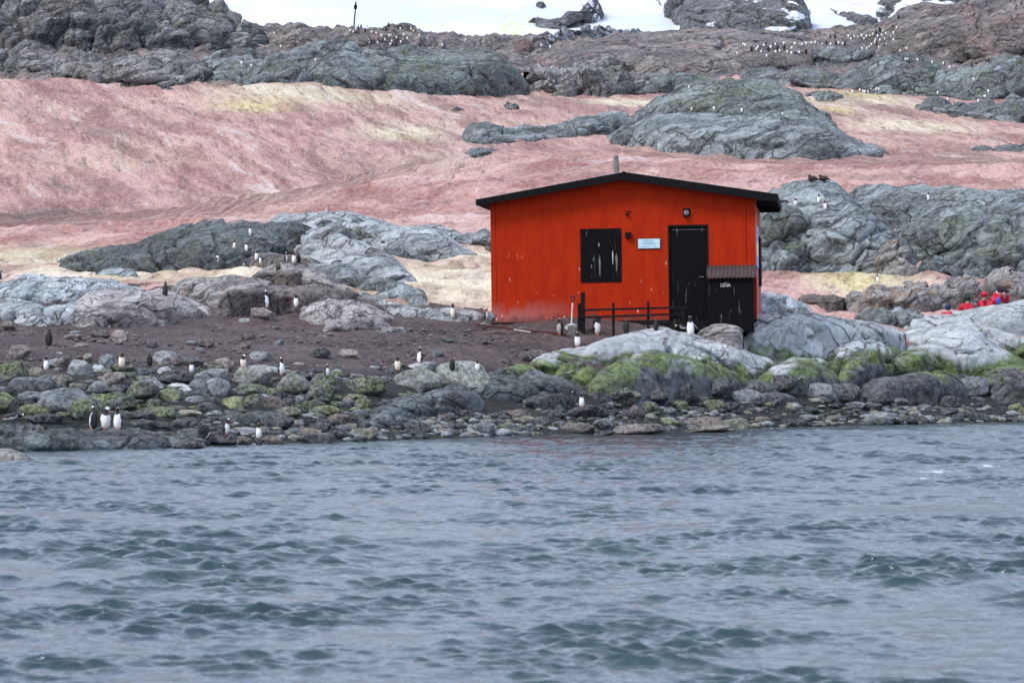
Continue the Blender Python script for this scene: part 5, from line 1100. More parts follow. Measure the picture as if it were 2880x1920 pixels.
def build_yard():
    PM = F / (122 * K)
    # low fence
    fr = empty('fence', at(1640, 935, 121.6)); tag(fr, 'low dark wooden rail fence in front of the hut wall', 'fence')
    def L(px, py, dy=0.0):
        q = at(px, py, 121.6); r = fr.location; return (q[0] - r.x, dy, q[2] - r.z)
    for (pxa, pxb, ya, yb, dy) in ((1633, 1646, 822, 938, 0), (1625, 1637, 853, 938, 0.12), (1722, 1729, 850, 938, 0), (1820, 1827, 848, 938, 0)):
        a_, b_ = L(pxa, yb), L(pxb, ya)
        m = MB().box(a_[0], b_[0], dy, dy + 0.1, a_[2] - 0.1, b_[2]); m.build('post', M['dwood'], fr, 0.008)
    for (x0, y0, x1, y1) in ((1640, 872, 1930, 864), (1628, 893, 1930, 882)):
        p, q = L(x0, y0), L(x1, y1); hh = 0.035
        MB().prism([(p[0], p[2] - hh), (q[0], q[2] - hh), (q[0], q[2] + hh), (p[0], p[2] + hh)], -0.05, -0.005).build('rail', M['dwood'], fr)
    # shovel
    b0 = at(1606, 930, 121.2); sh = empty('shovel', b0); tag(sh, 'shovel with brown grip and white shaft stuck upright in the ground left of the fence', 'shovel')
    def S(px, py): q = at(px, py, 121.2); return (q[0] - b0[0], 0, q[2] - b0[2])
    MB().tube(S(1607, 915), S(1610.5, 850), 0.026).build('shaft', M['shaft'], sh)
    g1, g2, g3 = S(1610.5, 852), S(1603.5, 834), S(1617.5, 834)
    g = MB().tube(g1, g2, 0.026).tube(g1, g3, 0.026).tube(g2, g3, 0.028); g.build('grip', M['rwood'], sh)
    q = S(1607, 918); MB().prism([(q[0] - 0.13, q[2] + 0.03), (q[0] + 0.13, q[2] + 0.03), (q[0] + 0.10, q[2] - 0.35), (q[0], q[2] - 0.45), (q[0] - 0.10, q[2] - 0.35)], -0.012, 0.012).build('blade', M['pipe'], sh)
    # plank on the ground
    p, q = at(1337, 916, 120.8), at(1590, 943, 120.2)
    pl = MB(); d = Vector(q) - Vector(p)
    ang = math.atan2(d.z, d.x); m = Matrix.Translation(p) @ Matrix.Rotation(-ang, 4, 'Y')
    o = pl.box(0, d.length, -0.1, 0.08, 0.0, 0.07, m).build('plank', M['rwood'], None, 0.008); tag(o, 'long red brown plank lying on the earth before the left corner of the hut', 'plank')
    p, q = at(1445, 926, 119.9), at(1492, 934, 119.9)
    o = MB().tube(p, q, 0.02).build('pole', M['shaft']); tag(o, 'short bleached pole lying beside the red brown plank', 'pole')
    # stones under and around the hut
    for k, (x0, x1, y0, y1, c, lab) in enumerate(((1352, 1378, 906, 924, 'k', 'tan stone under the left corner of the hut'), (1418, 1442, 919, 936, 'k', 'round brown stone under the left half of the hut'), (1455, 1496, 920, 940, 'r', 'biggest brown stone under the left half of the hut'), (1505, 1525, 922, 938, 'r', 'small brown stone under the hut left of the back turned penguin'), (1527, 1553, 923, 938, 'r', 'grey brown stone beside the penguin left of the shovel'), (1588, 1626, 910, 936, 'p', 'pale round stone behind the shovel'), (1640, 1665, 925, 940, 'r', 'brown stone under the thick fence post'), (1690, 1712, 925, 940, 'r', 'small brown stone between the fence posts'), (1372, 1392, 880, 906, 'g', 'grey stone at the left corner of the hut'))):
        place_boulder(x0, x1, y0, y1, c, lab, k + 3, Yc=122.6 if c != 'p' else 121.9, name='stone', cat='stone')
    # mast on the ridge
    q = at(994, 72, 329); mst = empty('mast', (q[0], q[1], q[2] - 0.6)); tag(mst, 'thin leaning mast standing on the skyline ridge', 'mast')
    t = at(1000, 22, 329); t2 = at(1001, 6, 329)
    f_ = lambda v: (v[0] - q[0], 0, v[2] - q[2] + 0.6)
    MB().tube((0, 0, 0), f_(t), 0.07, 0.06).build('pole', M['dwood'], mst)
    MB().tube(f_(at(999.6, 26, 329)), f_(at(1000.2, 15, 329)), 0.15, 0.15).tube(f_(at(1000.2, 15, 329)), f_(t2), 0.07).build('top_marker', M['dwood'], mst)
    MB().ball((0, 0, 0.1), 0.3, 2, (1.4, 1, 0.9)).build('cairn', M['dark'], mst)

# ------------------------------------------------------------------ penguins
def penguin_mat():
    m, nt, bs = new_mat('penguin_plumage'); b = NB(nt)
    at_ = b.n('ShaderNodeAttribute'); at_.attribute_name = 'plumage'
    oi = b.n('ShaderNodeObjectInfo')
    col = b.mix(1.0, at_.outputs['Color'], oi.outputs['Color'], 'MULTIPLY')
    n = b.noise(b.pos(obj=True), 14, 3, 0.7)
    col = b.mix(b.ramp(n, 0.35, 0.65, 0, 0.3), col, b.mix(0.45, col, (0.1, 0.07, 0.05)))
    b.set(bs.inputs['Base Color'], col); bs.inputs['Roughness'].default_value = 0.6
    return m

def lathe_into(bm, rings, n=20):
    """rings: (centre, rx, ry, tilt_forward); stacked ellipses"""
    R = []
    for (c, rx, ry, tl) in rings:
        ct, st = math.cos(tl), math.sin(tl); L_ = []
        for i in range(n):
            t = 2 * math.pi * i / n; x, y = rx * math.cos(t), ry * math.sin(t)
            L_.append(bm.verts.new((c[0] + x, c[1] + y * ct, c[2] - y * st)))
        R.append(L_)
    for a_, b_ in zip(R[:-1], R[1:]):
        for i in range(n): bm.faces.new((a_[i], a_[(i + 1) % n], b_[(i + 1) % n], b_[i]))
    bm.faces.new(R[0][::-1]); bm.faces.new(R[-1])

def make_penguin(kind):
    """faces -Y, stands on z=0, about 0.66 m tall"""
    WHITE, BLACK, PATCH = (0.78, 0.77, 0.74), (0.018, 0.019, 0.024), (0.85, 0.85, 0.84)
    bm = bmesh.new()
    hs = 0.0; hx = 0.0; hy = -0.03; lean = 0.0
    if kind == 'hunch': hs = -0.075; hy = -0.045
    if kind == 'preen': hs = -0.11; hy = -0.10; hx = 0.05
    body = [((0, 0.0, 0.022), .045, .05, 0), ((0, 0.005, 0.05), .085, .085, 0), ((0, 0.0, 0.11), .108, .108, 0), ((0, -0.004, 0.19), .118, .118, 0), ((0, -0.006, 0.27), .116, .114, 0),
            ((0, -0.002, 0.35), .106, .102, 0), ((0, 0.004, 0.42), .09, .086, 0)]
    if kind == 'preen': body += [((0.01, -0.01, 0.475), .072, .075, 0.5), ((0.03, -0.05, 0.50), .055, .058, 1.0), ((0.045, -0.10, 0.485), .047, .05, 1.6), ((0.055, -0.14, 0.455), .036, .04, 2.1), ((0.06, -0.16, 0.43), .015, .02, 2.3)]
    else:
        body += [((0, 0.006, 0.47 + hs * .5), .068, .068, 0), ((hx, 0.0, 0.515 + hs), .052, .053, 0.1), ((hx, hy * .5, 0.555 + hs), .049, .055, 0.15), ((hx, hy * .7, 0.60 + hs), .048, .057, 0.1), ((hx, hy * .6, 0.635 + hs), .036, .043, 0), ((hx, hy * .5, 0.655 + hs), .012, .014, 0)]
    lathe_into(bm, body)
    # tail
    lathe_into(bm, [((0, 0.07, 0.09), .045, .03, 0.6), ((0, 0.13, 0.045), .03, .014, 0.9), ((0, 0.165, 0.02), .008, .005, 1.0)], 8)
    # flippers
    out = {'flap': 0.85, 'stand': 0.16, 'hunch': 0.10, 'preen': 0.22, 'oneout': 0.12}.get(kind, 0.15)
    for s in (-1, 1):
        o_ = out
        if kind == 'oneout' and s == 1: o_ = 0.65
        p = Vector((s * 0.092, 0.012, 0.405)); d = Vector((s * math.sin(o_), 0.02, -math.cos(o_))).normalized(); sd = Vector((0, 1, 0)); nn = d.cross(sd)
        prev = None
        for t, w_, tk in ((0, .030, .014), (0.25, .040, .014), (0.6, .036, .011), (0.9, .022, .009), (1.0, .008, .006)):
            c = p + d * (0.245 * t); ring = [bm.verts.new(c + sd * (w_ * math.cos(k_ * math.pi / 4)) + nn * (tk * math.sin(k_ * math.pi / 4))) for k_ in range(8)]
            if prev:
                for i in range(8): bm.faces.new((prev[i], prev[(i + 1) % 8], ring[(i + 1) % 8], ring[i]))
            else: bm.faces.new(ring[::-1])
            prev = ring
        bm.faces.new(prev)
    bmesh.ops.recalc_face_normals(bm, faces=bm.faces[:])
    me0 = bpy.data.meshes.new('tmp'); bm.to_mesh(me0); bm.free()
    t = bpy.data.objects.new('tmp', me0); COL.objects.link(t)
    rm = t.modifiers.new('r', 'REMESH'); rm.mode = 'VOXEL'; rm.voxel_size = 0.0085
    sm = t.modifiers.new('s', 'SMOOTH'); sm.iterations = 3; sm.factor = 0.5
    dg = bpy.context.evaluated_depsgraph_get()
    me = bpy.data.meshes.new_from_object(t.evaluated_get(dg)); bpy.data.objects.remove(t)
    me.name = 'penguin'; me.materials.clear(); me.materials.append(M['plumage'])
    me.polygons.foreach_set('use_smooth', np.ones(len(me.polygons), bool))
    co = np.empty(len(me.vertices) * 3, np.float32); me.vertices.foreach_get('co', co); co = co.reshape(-1, 3)
    x, y, z = co.T
    cy = np.interp(z, [0.05, 0.27, 0.42, 0.5], [0.0, -0.006, 0.004, 0.0])
    ang = np.arctan2(np.abs(x), -(y - cy))          # 0 = straight ahead
    necky = 0.445 + hs * 0.8
    white = (ang < 1.38 + 0.12 * np.sin(z * 30)) & (z < necky - 0.02 * np.cos(ang * 2)) & (z > 0.015)
    rx = np.interp(z, [0.02, 0.05, 0.11, 0.19, 0.27, 0.35, 0.42], [.045, .085, .108, .118, .116, .106, .09])
    flip = (np.sqrt(x ** 2 + (y * 1.0) ** 2) > rx + 0.012) & (np.abs(x) > 0.075) & (z < 0.42) & (z > 0.1)
    flip |= (np.abs(x) > 0.135)
    col = np.tile(np.array(BLACK), (len(co), 1))
    col[white & ~flip] = WHITE
    edgef = flip & (y < -0.012); col[edgef] = (0.55, 0.55, 0.55)
    if kind in ('flap', 'oneout'): col[flip & (y < 0.005) & (np.abs(x) > 0.13)] = (0.42, 0.36, 0.36)
    if kind == 'preen':
        hd = (np.abs(y + 0.10) < 0.025) & (z > 0.49); col[hd] = PATCH
    else:
        hz = 0.625 + hs
        hd = (np.abs(z - hz) < 0.018) & (np.abs(y - hy * 0.55) < 0.028) & (np.abs(x - hx) > 0.012); col[hd] = PATCH
    ca = me.color_attributes.new('plumage', 'FLOAT_COLOR', 'POINT')
    ca.data.foreach_set('color', np.concatenate([col, np.ones((len(co), 1))], 1).astype(np.float32).reshape(-1))
    root = link('penguin', me)
    # bill
    if kind == 'preen': c0, c1 = Vector((0.058, -0.15, 0.45)), Vector((0.064, -0.165, 0.385))
    else: c0, c1 = Vector((hx, hy * .7 - 0.045, 0.598 + hs)), Vector((hx, hy * .7 - 0.105, 0.585 + hs))
    MB().tube(c0, c1, 0.016, 0.004, 8).build('bill', M['bill'], root, smooth=True)
    for s in (-1, 1):
        f = MB(); f.ball((s * 0.045, -0.045, 0.012), 0.03, 2, (0.8, 1.5, 0.45))
        for k_ in (-1, 0, 1): f.tube((s * 0.045 + k_ * 0.01, -0.05, 0.012), (s * 0.045 + k_ * 0.026, -0.105, 0.006), 0.009, 0.004, 6)
        f.build('foot', M['foot'], root, smooth=True)
    root.location = (0, -200, -50)
    return root

PENG = {}
def copy_peng(kind, parts=True):
    src = PENG[kind]; c = src.copy(); COL.objects.link(c)
    if parts:
        for ch in src.children:
            d = ch.copy(); COL.objects.link(d); d.parent = c
    return c

CAMP = Vector((0, 0, H))
def cast(px, py, skip=()):
    dg = bpy.context.evaluated_depsgraph_get()
    d = Vector(((px - 1440) / F, 1.0, -(py - HY) / F)).normalized()
    o = CAMP + d * 60
    for _ in range(6):
        ok, loc, nrm, idx, ob, mt = SC.ray_cast(dg, o, d)
        if not ok: return None
        return loc
    return None

# (px, feet row, height in px, kind, yaw, tint, label, group)   yaw 0 = towards the camera, 90 = facing right, 180 = away
TAN = (1, .89, .74); W1 = (1, 1, 1); DK = (.45, .4, .36)
NEAR = [
 (262, 1205, 66, 'stand', 238, W1, 'left penguin of the three standing together on the left shore, its back half turned', None),
 (296, 1206, 63, 'preen', 15, W1, 'middle penguin of the three on the left shore, head tucked aside', None),
 (331, 1207, 66, 'stand', -20, W1, 'right penguin of the three on the left shore, red bill showing', None),
 (565, 1222, 34, 'hunch', 160, W1, 'left one of two crouching dark penguins by the left waterline', None),
 (580, 1224, 33, 'preen', 200, W1, 'right one of two crouching dark penguins by the left waterline', None),
 (635, 1219, 44, 'preen', 70, W1, 'penguin bending its head down to the right near the left waterline', None),
 (727, 1232, 46, 'stand', 10, W1, 'white fronted penguin standing on a stone at the waterline', None),
 (1609, 1146, 48, 'stand', 150, W1, 'dark backed penguin of the pair at the foot of the green rock', None),
 (1636, 1144, 42, 'stand', 5, W1, 'white fronted penguin of the pair at the foot of the green rock', None),
 (129, 1040, 42, 'flap', -5, W1, 'white chested penguin on the stones near the left edge', None),
 (341, 1033, 46, 'hunch', 5, TAN, 'cream chested penguin standing on the upper left earth', None),
 (421, 1029, 40, 'hunch', 165, DK, 'black backed penguin beside the pale squared boulder', None),
 (539, 1047, 32, 'hunch', 0, W1, 'short white penguin above the big dark angular boulder', None),
 (684, 1034, 38, 'preen', 20, TAN, 'cream chested penguin behind the pale boulders', None),
 (790, 1054, 52, 'stand', 55, W1, 'penguin with blue black back standing at the edge of the boulder bank', None),
 (919, 1056, 22, 'hunch', 60, W1, 'penguin half hidden behind the upright grey green boulder', None),
 (1118, 1041, 42, 'hunch', 0, TAN, 'white penguin with ruffled belly standing on the earth right of centre', None),
 (1181, 1021, 48, 'stand', -60, W1, 'penguin in side view on the whitish speckled stone', None),
 (1272, 1042, 36, 'preen', 140, DK, 'penguin hunched behind the large peaked pale boulder', None),
 (1343, 1042, 26, 'hunch', 0, W1, 'penguin peeping over the right slope of the peaked boulder', None),
 (136, 972, 52, 'stand', 180, DK, 'penguin seen from behind on the earth near the left edge', None),
 (464, 831, 42, 'flap', 175, W1, 'penguin seen from behind with flippers spread above the whaleback', None),
 (4, 786, 30, 'stand', 100, W1, 'penguin cut by the left edge on the pink snow', None),
 (747, 866, 52, 'stand', 75, W1, 'penguin in side view before the brown stepped block', None),
 (833, 864, 40, 'stand', 0, W1, 'white fronted penguin standing on the nest mound before the brown block', None),
 (1274, 893, 42, 'stand', 0, TAN, 'brown chested penguin beside the tan snow left of the hut', None),
 (1368, 898, 34, 'stand', 70, W1, 'penguin leaning behind the left corner of the hut', None),
 (1576, 940, 48, 'hunch', -70, DK, 'dark penguin with pale front left of the shovel', None),
 (1624, 974, 44, 'hunch', 15, W1, 'white hunched penguin on the rock in front of the shovel', None),
 (1677, 940, 52, 'preen', 55, W1, 'penguin with white side right of the thick fence post', None),
 (1761, 938, 44, 'hunch', 170, DK, 'penguin seen from behind between the fence posts', None),
 (1845, 930, 36, 'hunch', 175, DK, 'grey penguin with its back turned under the right fence post', None),
 (1899, 926, 28, 'hunch', 150, DK, 'small dark penguin at the foot of the door', None),
 (1943, 930, 58, 'oneout', -5, W1, 'tall white fronted penguin before the door with one flipper out', None),
 (2468, 795, 25, 'stand', 20, W1, 'lone penguin on the yellow snow right of the hut', None),
 (702, 663, 32, 'stand', 50, W1, 'highest penguin on the dark folded rock left of the hut', None),
 (659, 700, 24, 'stand', -10, TAN, 'pale penguin on the dark folded rock below the highest one', None),
 (692, 706, 26, 'stand', 30, W1, 'penguin just below and left of the round grey hump', None),
 (611, 737, 28, 'stand', 0, TAN, 'pale brown penguin farthest left on the dark folded rock', None),
 (684, 747, 28, 'stand', 60, W1, 'penguin in side view at the foot of the dark folded rock', None),
 (721, 731, 30, 'stand', 0, W1, 'white fronted penguin left of the stepped block top', None),
 (731, 743, 26, 'stand', 55, W1, 'penguin just in front of the white fronted one by the stepped block', None),
 (803, 736, 24, 'stand', 90, W1, 'penguin partly turned behind the dark pointed stone', None),
 (826, 740, 34, 'stand', 5, W1, 'white fronted penguin on top of the stepped block', None),
 (840, 738, 28, 'stand', 185, DK, 'dark penguin standing behind the one on top of the stepped block', None),
 (2238, 579, 24, 'preen', 0, W1, 'left penguin on the grey dome right of the hut roof', None),
 (2302, 571, 28, 'stand', 15, W1, 'middle penguin on the grey dome right of the hut roof', None),
 (2322, 589, 28, 'hunch', -40, W1, 'lowest penguin on the grey dome right of the hut roof', None),
 (2610, 564, 26, 'flap', 30, W1, 'penguin flapping on the smooth grey wall at the right', None),
]
g_col = 'penguins of the colony on the skyline saddle'
FAR = []
def far(pts, fn, lab, lab_d, group, h=15):
    for p in pts:
        x, y = fn((p[0], p[1]))[0]; dk = len(p) > 2
        FAR.append((x, y + h * 0.45, h, dk, lab_d if dk else lab, group))
far([(415, 300), (432, 305), (508, 333), (375, 362), (608, 318), (698, 293), (752, 325), (750, 360), (805, 355), (772, 295), (578, 380)], Cc, 'white fronted penguin on the left part of the skyline saddle', '', g_col, 16)
far([(475, 340, 1), (592, 340, 1), (655, 330, 1), (700, 322, 1), (850, 355, 1)], Cc, '', 'dark backed penguin on the left part of the skyline saddle', g_col, 17)
far([(850, 293), (890, 290), (915, 288), (1104, 297), (1143, 245), (1180, 248), (1235, 240), (1268, 245)], Cc, 'white fronted penguin at the foot of the white gully', '', g_col, 15)
far([(1017, 252, 1), (1048, 250, 1), (992, 293, 1), (1055, 296, 1), (1120, 300, 1), (1163, 255, 1)], Cc, '', 'dark penguin at the foot of the white gully', g_col, 15)
far([(1235, 330), (1267, 330), (1303, 303), (1325, 285), (1380, 210), (1453, 222), (1425, 118), (1475, 185)], Cc, 'white fronted penguin on the brown hillside right of the gully', '', g_col, 15)
far([(1333, 220, 1), (1358, 205, 1), (1340, 300, 1), (1487, 115, 1)], Cc, '', 'dark penguin on the brown hillside right of the gully', g_col, 16)
far([(1538, 405), (1550, 406), (1618, 407), (1722, 425), (1797, 432), (1840, 458)], Cc, 'white penguin on top of the long grey rock wall', '', 'penguins on the grey rock wall', 14)
far([(1992, 440, 1), (2110, 413, 1)], Cc, '', 'dark penguin on the right end of the long grey rock wall', 'penguins on the grey rock wall', 14)
far([(1133, 630), (1170, 628), (1222, 618), (1244, 625), (1258, 627), (1277, 630), (1298, 610), (1335, 610), (1350, 608)], Cc, 'small white penguin in the row along the top of the yellow snow patch', '', 'penguins lined up on the yellow snow patch', 14)
far([(1756, 635), (1828, 678), (2005, 540), (2107, 625), (2083, 658), (2038, 690), (1884, 695)], Cc, 'small white penguin among the broken rocks at the upper right edge', '', 'penguins among the upper right rocks', 15)
far([(65, 745), (217, 740), (408, 755), (40, 597)], Cc, 'small white penguin on the mossy dome above the hut', '', 'penguins on the mossy dome', 16)
far([(100, 195), (180, 190), (277, 240), (325, 240), (340, 240), (480, 195), (500, 210), (405, 195)], B, 'small white fronted penguin high on the ridge near the mast', '', 'penguins on the ridge by the mast', 14)
far([(118, 190, 1), (135, 182, 1), (165, 210, 1), (310, 200, 1), (325, 172, 1), (395, 190, 1)], B, '', 'small dark penguin high on the ridge near the mast', 'penguins on the ridge by the mast', 15)
far([(248, 290), (190, 290), (347, 280), (337, 300), (410, 285), (698, 305)], B, 'small white penguin on the slope below the ridge top', '', 'penguins on the ridge by the mast', 14)
far([(855, 270), (1377, 308), (1440, 318), (1465, 558)], B, 'lone small penguin in the middle of the upper rocks', '', 'scattered penguins of the upper rocks', 15)
far([(1885, 228), (1935, 315), (1665, 430), (1730, 447), (2173, 410), (1395, 535)], A, 'lone small penguin on the upper left ledges', '', 'scattered penguins of the upper rocks', 15)
far([(2200 - 1920) and (687, 785)], Cc, 'small white penguin low on the mossy dome right side', '', 'penguins on the mossy dome', 12)

far([(1160, 262), (1205, 252), (1250, 262), (1290, 242), (1312, 232), (1345, 245), (1372, 238), (1402, 226), (1330, 268), (1362, 272), (1392, 262), (1432, 248), (1285, 318), (1352, 322), (1402, 300), (1452, 270), (1545, 330), (1500, 345)], Cc, 'small penguin in the dense crowd between the white gully and the brown hill', '', g_col, 14)
far([(520, 318), (560, 308), (640, 300), (668, 345), (720, 352), (822, 300), (960, 300), (1020, 300), (1075, 290), (640, 352), (540, 352)], Cc, 'small pale penguin in the middle of the skyline saddle', '', g_col, 14)
far([(60, 205), (85, 215), (210, 215), (240, 225), (300, 270), (380, 255), (430, 235), (455, 262), (540, 240), (590, 262)], B, 'tiny penguin on the brown slope just under the mast', '', 'penguins on the ridge by the mast', 13)

def build_penguins():
    M['plumage'] = penguin_mat()
    M['bill'] = plain('orange_red_bill', (0.55, 0.07, 0.03), 0.5, 0.1)
    M['foot'] = plain('orange_foot', (0.60, 0.16, 0.07), 0.6, 0.2)
    for k in ('stand', 'hunch', 'preen', 'flap', 'oneout'): PENG[k] = make_penguin(k)
    bpy.context.view_layer.update()
    used = set(); jobs = []
    for (px, py, h, kind, yaw, tint, lab, grp) in NEAR:
        loc = cast(px, py)
        if px == 1943:      # stands on the crest of the whaleback before the door
            for dy in range(0, 30, 2):
                loc = cast(px, py + dy)
                if loc is not None and loc.y < 107: break
            print('door penguin', py + dy, loc)
        if loc is None: continue
        jobs.append((loc, px, py, h, kind, yaw, tint, lab, 'penguins around the hut and the shore', True))
    for (px, py, h, dk, lab, grp) in FAR:
        loc = cast(px, py)
        if loc is None or loc.y > 335:
            for dy in (3, 6, 9, 12, 16, 20):
                loc = cast(px, py + dy)
                if loc is not None and loc.y < 335: break
        if loc is None or loc.y > 335: continue
        kind = random.choice(('stand', 'stand', 'hunch', 'hunch', 'preen'))
        yaw = random.uniform(140, 220) if dk else random.uniform(-55, 55)
        jobs.append((loc, px, py, h, kind, yaw, DK if dk else random.choice((W1, W1, (1, .9, .75))), lab, grp, False))
    nat = {'stand': .655, 'hunch': .58, 'preen': .53, 'flap': .655, 'oneout': .655}
    for (loc, px, py, h, kind, yaw, tint, lab, grp, near) in jobs:
        if kind not in used and near: o = PENG[kind]; used.add(kind); PENG[kind + '_'] = o
        else: o = copy_peng(kind, parts=near)
        s = h / F * loc.y / nat[kind]; s = max(0.6, min(s, 1.75))
        o.location = (loc.x, loc.y + 0.04, loc.z - 0.015); o.scale = (s, s, s)
        o.rotation_euler = (random.uniform(-.04, .04), random.uniform(-.05, .05), rad(yaw))
        o.color = (*tint, 1)
        tag(o, lab, 'penguin', grp)
    # lying penguins
    for (px, py, yaw, roll, lab) in ((1921, 926, -70, 0, 'penguin lying flat on the whaleback before the hut door'), (34, 1180, 90, 0, 'dark penguin lying low among the rocks at the left edge'), (2850, 768, -60, 0, 'penguin lying on the top of the streaked rock at the right edge'), (2197, 576, 100, 0, 'penguin lying on the rock under the right end of the hut roof')):
        loc = cast(px, py)
        if loc is None: continue
        o = copy_peng('stand', True); o.scale = (0.85,) * 3
        R = Matrix.Rotation(rad(yaw), 4, 'Z') @ Matrix.Rotation(rad(78), 4, 'X')
        o.matrix_world = Matrix.Translation(loc + Vector((0, 0.05, 0.09))) @ R @ Matrix.Scale(0.85, 4) @ Matrix.Translation((0, 0.0, -0.30))
        o.color = (1, 1, 1, 1); tag(o, lab, 'penguin', 'penguins around the hut and the shore')
    # brown skuas on the dome
    for px, lab in ((2285, 'left brown bird resting on the very top of the grey dome'), (2316, 'right brown bird resting on the very top of the grey dome')):
        loc = cast(px, 509) or Vector(at(px, 509, 160))
        root = empty('skua', (loc.x, loc.y, loc.z - 0.02)); tag(root, lab, 'seabird', 'brown birds on the grey dome')
        b_ = MB().ball((0, 0, 0.13), 0.13, 3, (1.5, 0.9, 0.95)); b_.ball((-0.13, 0, 0.24), 0.065, 2); b_.tube((-0.10, 0, 0.14), (-0.13, 0, 0.24), 0.07, 0.05); b_.tube((0.12, 0, 0.14), (0.28, 0, 0.08), 0.07, 0.02)
        b_.build('body', M['skua'], root, smooth=True)
        MB().tube((-0.18, 0, 0.24), (-0.24, 0, 0.225), 0.018, 0.005, 8).build('bill', M['black'], root)
        MB().tube((0.0, 0.02, 0.05), (0.0, 0.02, 0.0), 0.012).build('leg', M['black'], root); MB().tube((0.03, -0.03, 0.05), (0.03, -0.03, 0.0), 0.012).build('leg', M['black'], root)
    # dark pointed stone between the penguins
    loc = cast(784, 760)
    if loc is not None:
        me = boulder_mesh(77); me.materials.append(BM['m'])
        co = np.empty(len(me.vertices) * 3, np.float32); me.vertices.foreach_get('co', co); co = co.reshape(-1, 3)
        f = np.clip(1.15 - co[:, 2], 0.08, 1); co[:, 0] = co[:, 0] * f - 0.25 * co[:, 2]; co[:, 1] *= f; me.vertices.foreach_set('co', co.reshape(-1)); me.update()
        o = link('pointed_stone', me); s = loc.y / F; o.location = (loc.x, loc.y + 0.1, loc.z - 0.05); o.scale = (20 * s, 14 * s, 42 * s); tag(o, 'dark green pointed stone standing on the stepped block', 'stone')

# ------------------------------------------------------------------ people
def skin_mesh(name, verts, edges, radii, mat, parent, sub=2, root=0):
    me = bpy.data.meshes.new(name + '_rig'); me.from_pydata([tuple(v) for v in verts], edges, [])
    t = bpy.data.objects.new('tmp', me); COL.objects.link(t)
    t.modifiers.new('s', 'SKIN'); sb = t.modifiers.new('u', 'SUBSURF'); sb.levels = sub
    sv = me.skin_vertices[0].data
    for i, r_ in enumerate(radii): sv[i].radius = r_ if isinstance(r_, tuple) else (r_, r_); sv[i].use_root = (i == root)
    dg = bpy.context.evaluated_depsgraph_get()
    m2 = bpy.data.meshes.new_from_object(t.evaluated_get(dg)); bpy.data.objects.remove(t)
    m2.name = name; m2.materials.clear()
    m2.polygons.foreach_set('use_smooth', np.ones(len(m2.polygons), bool))
    return link(name, m2, mat, parent)

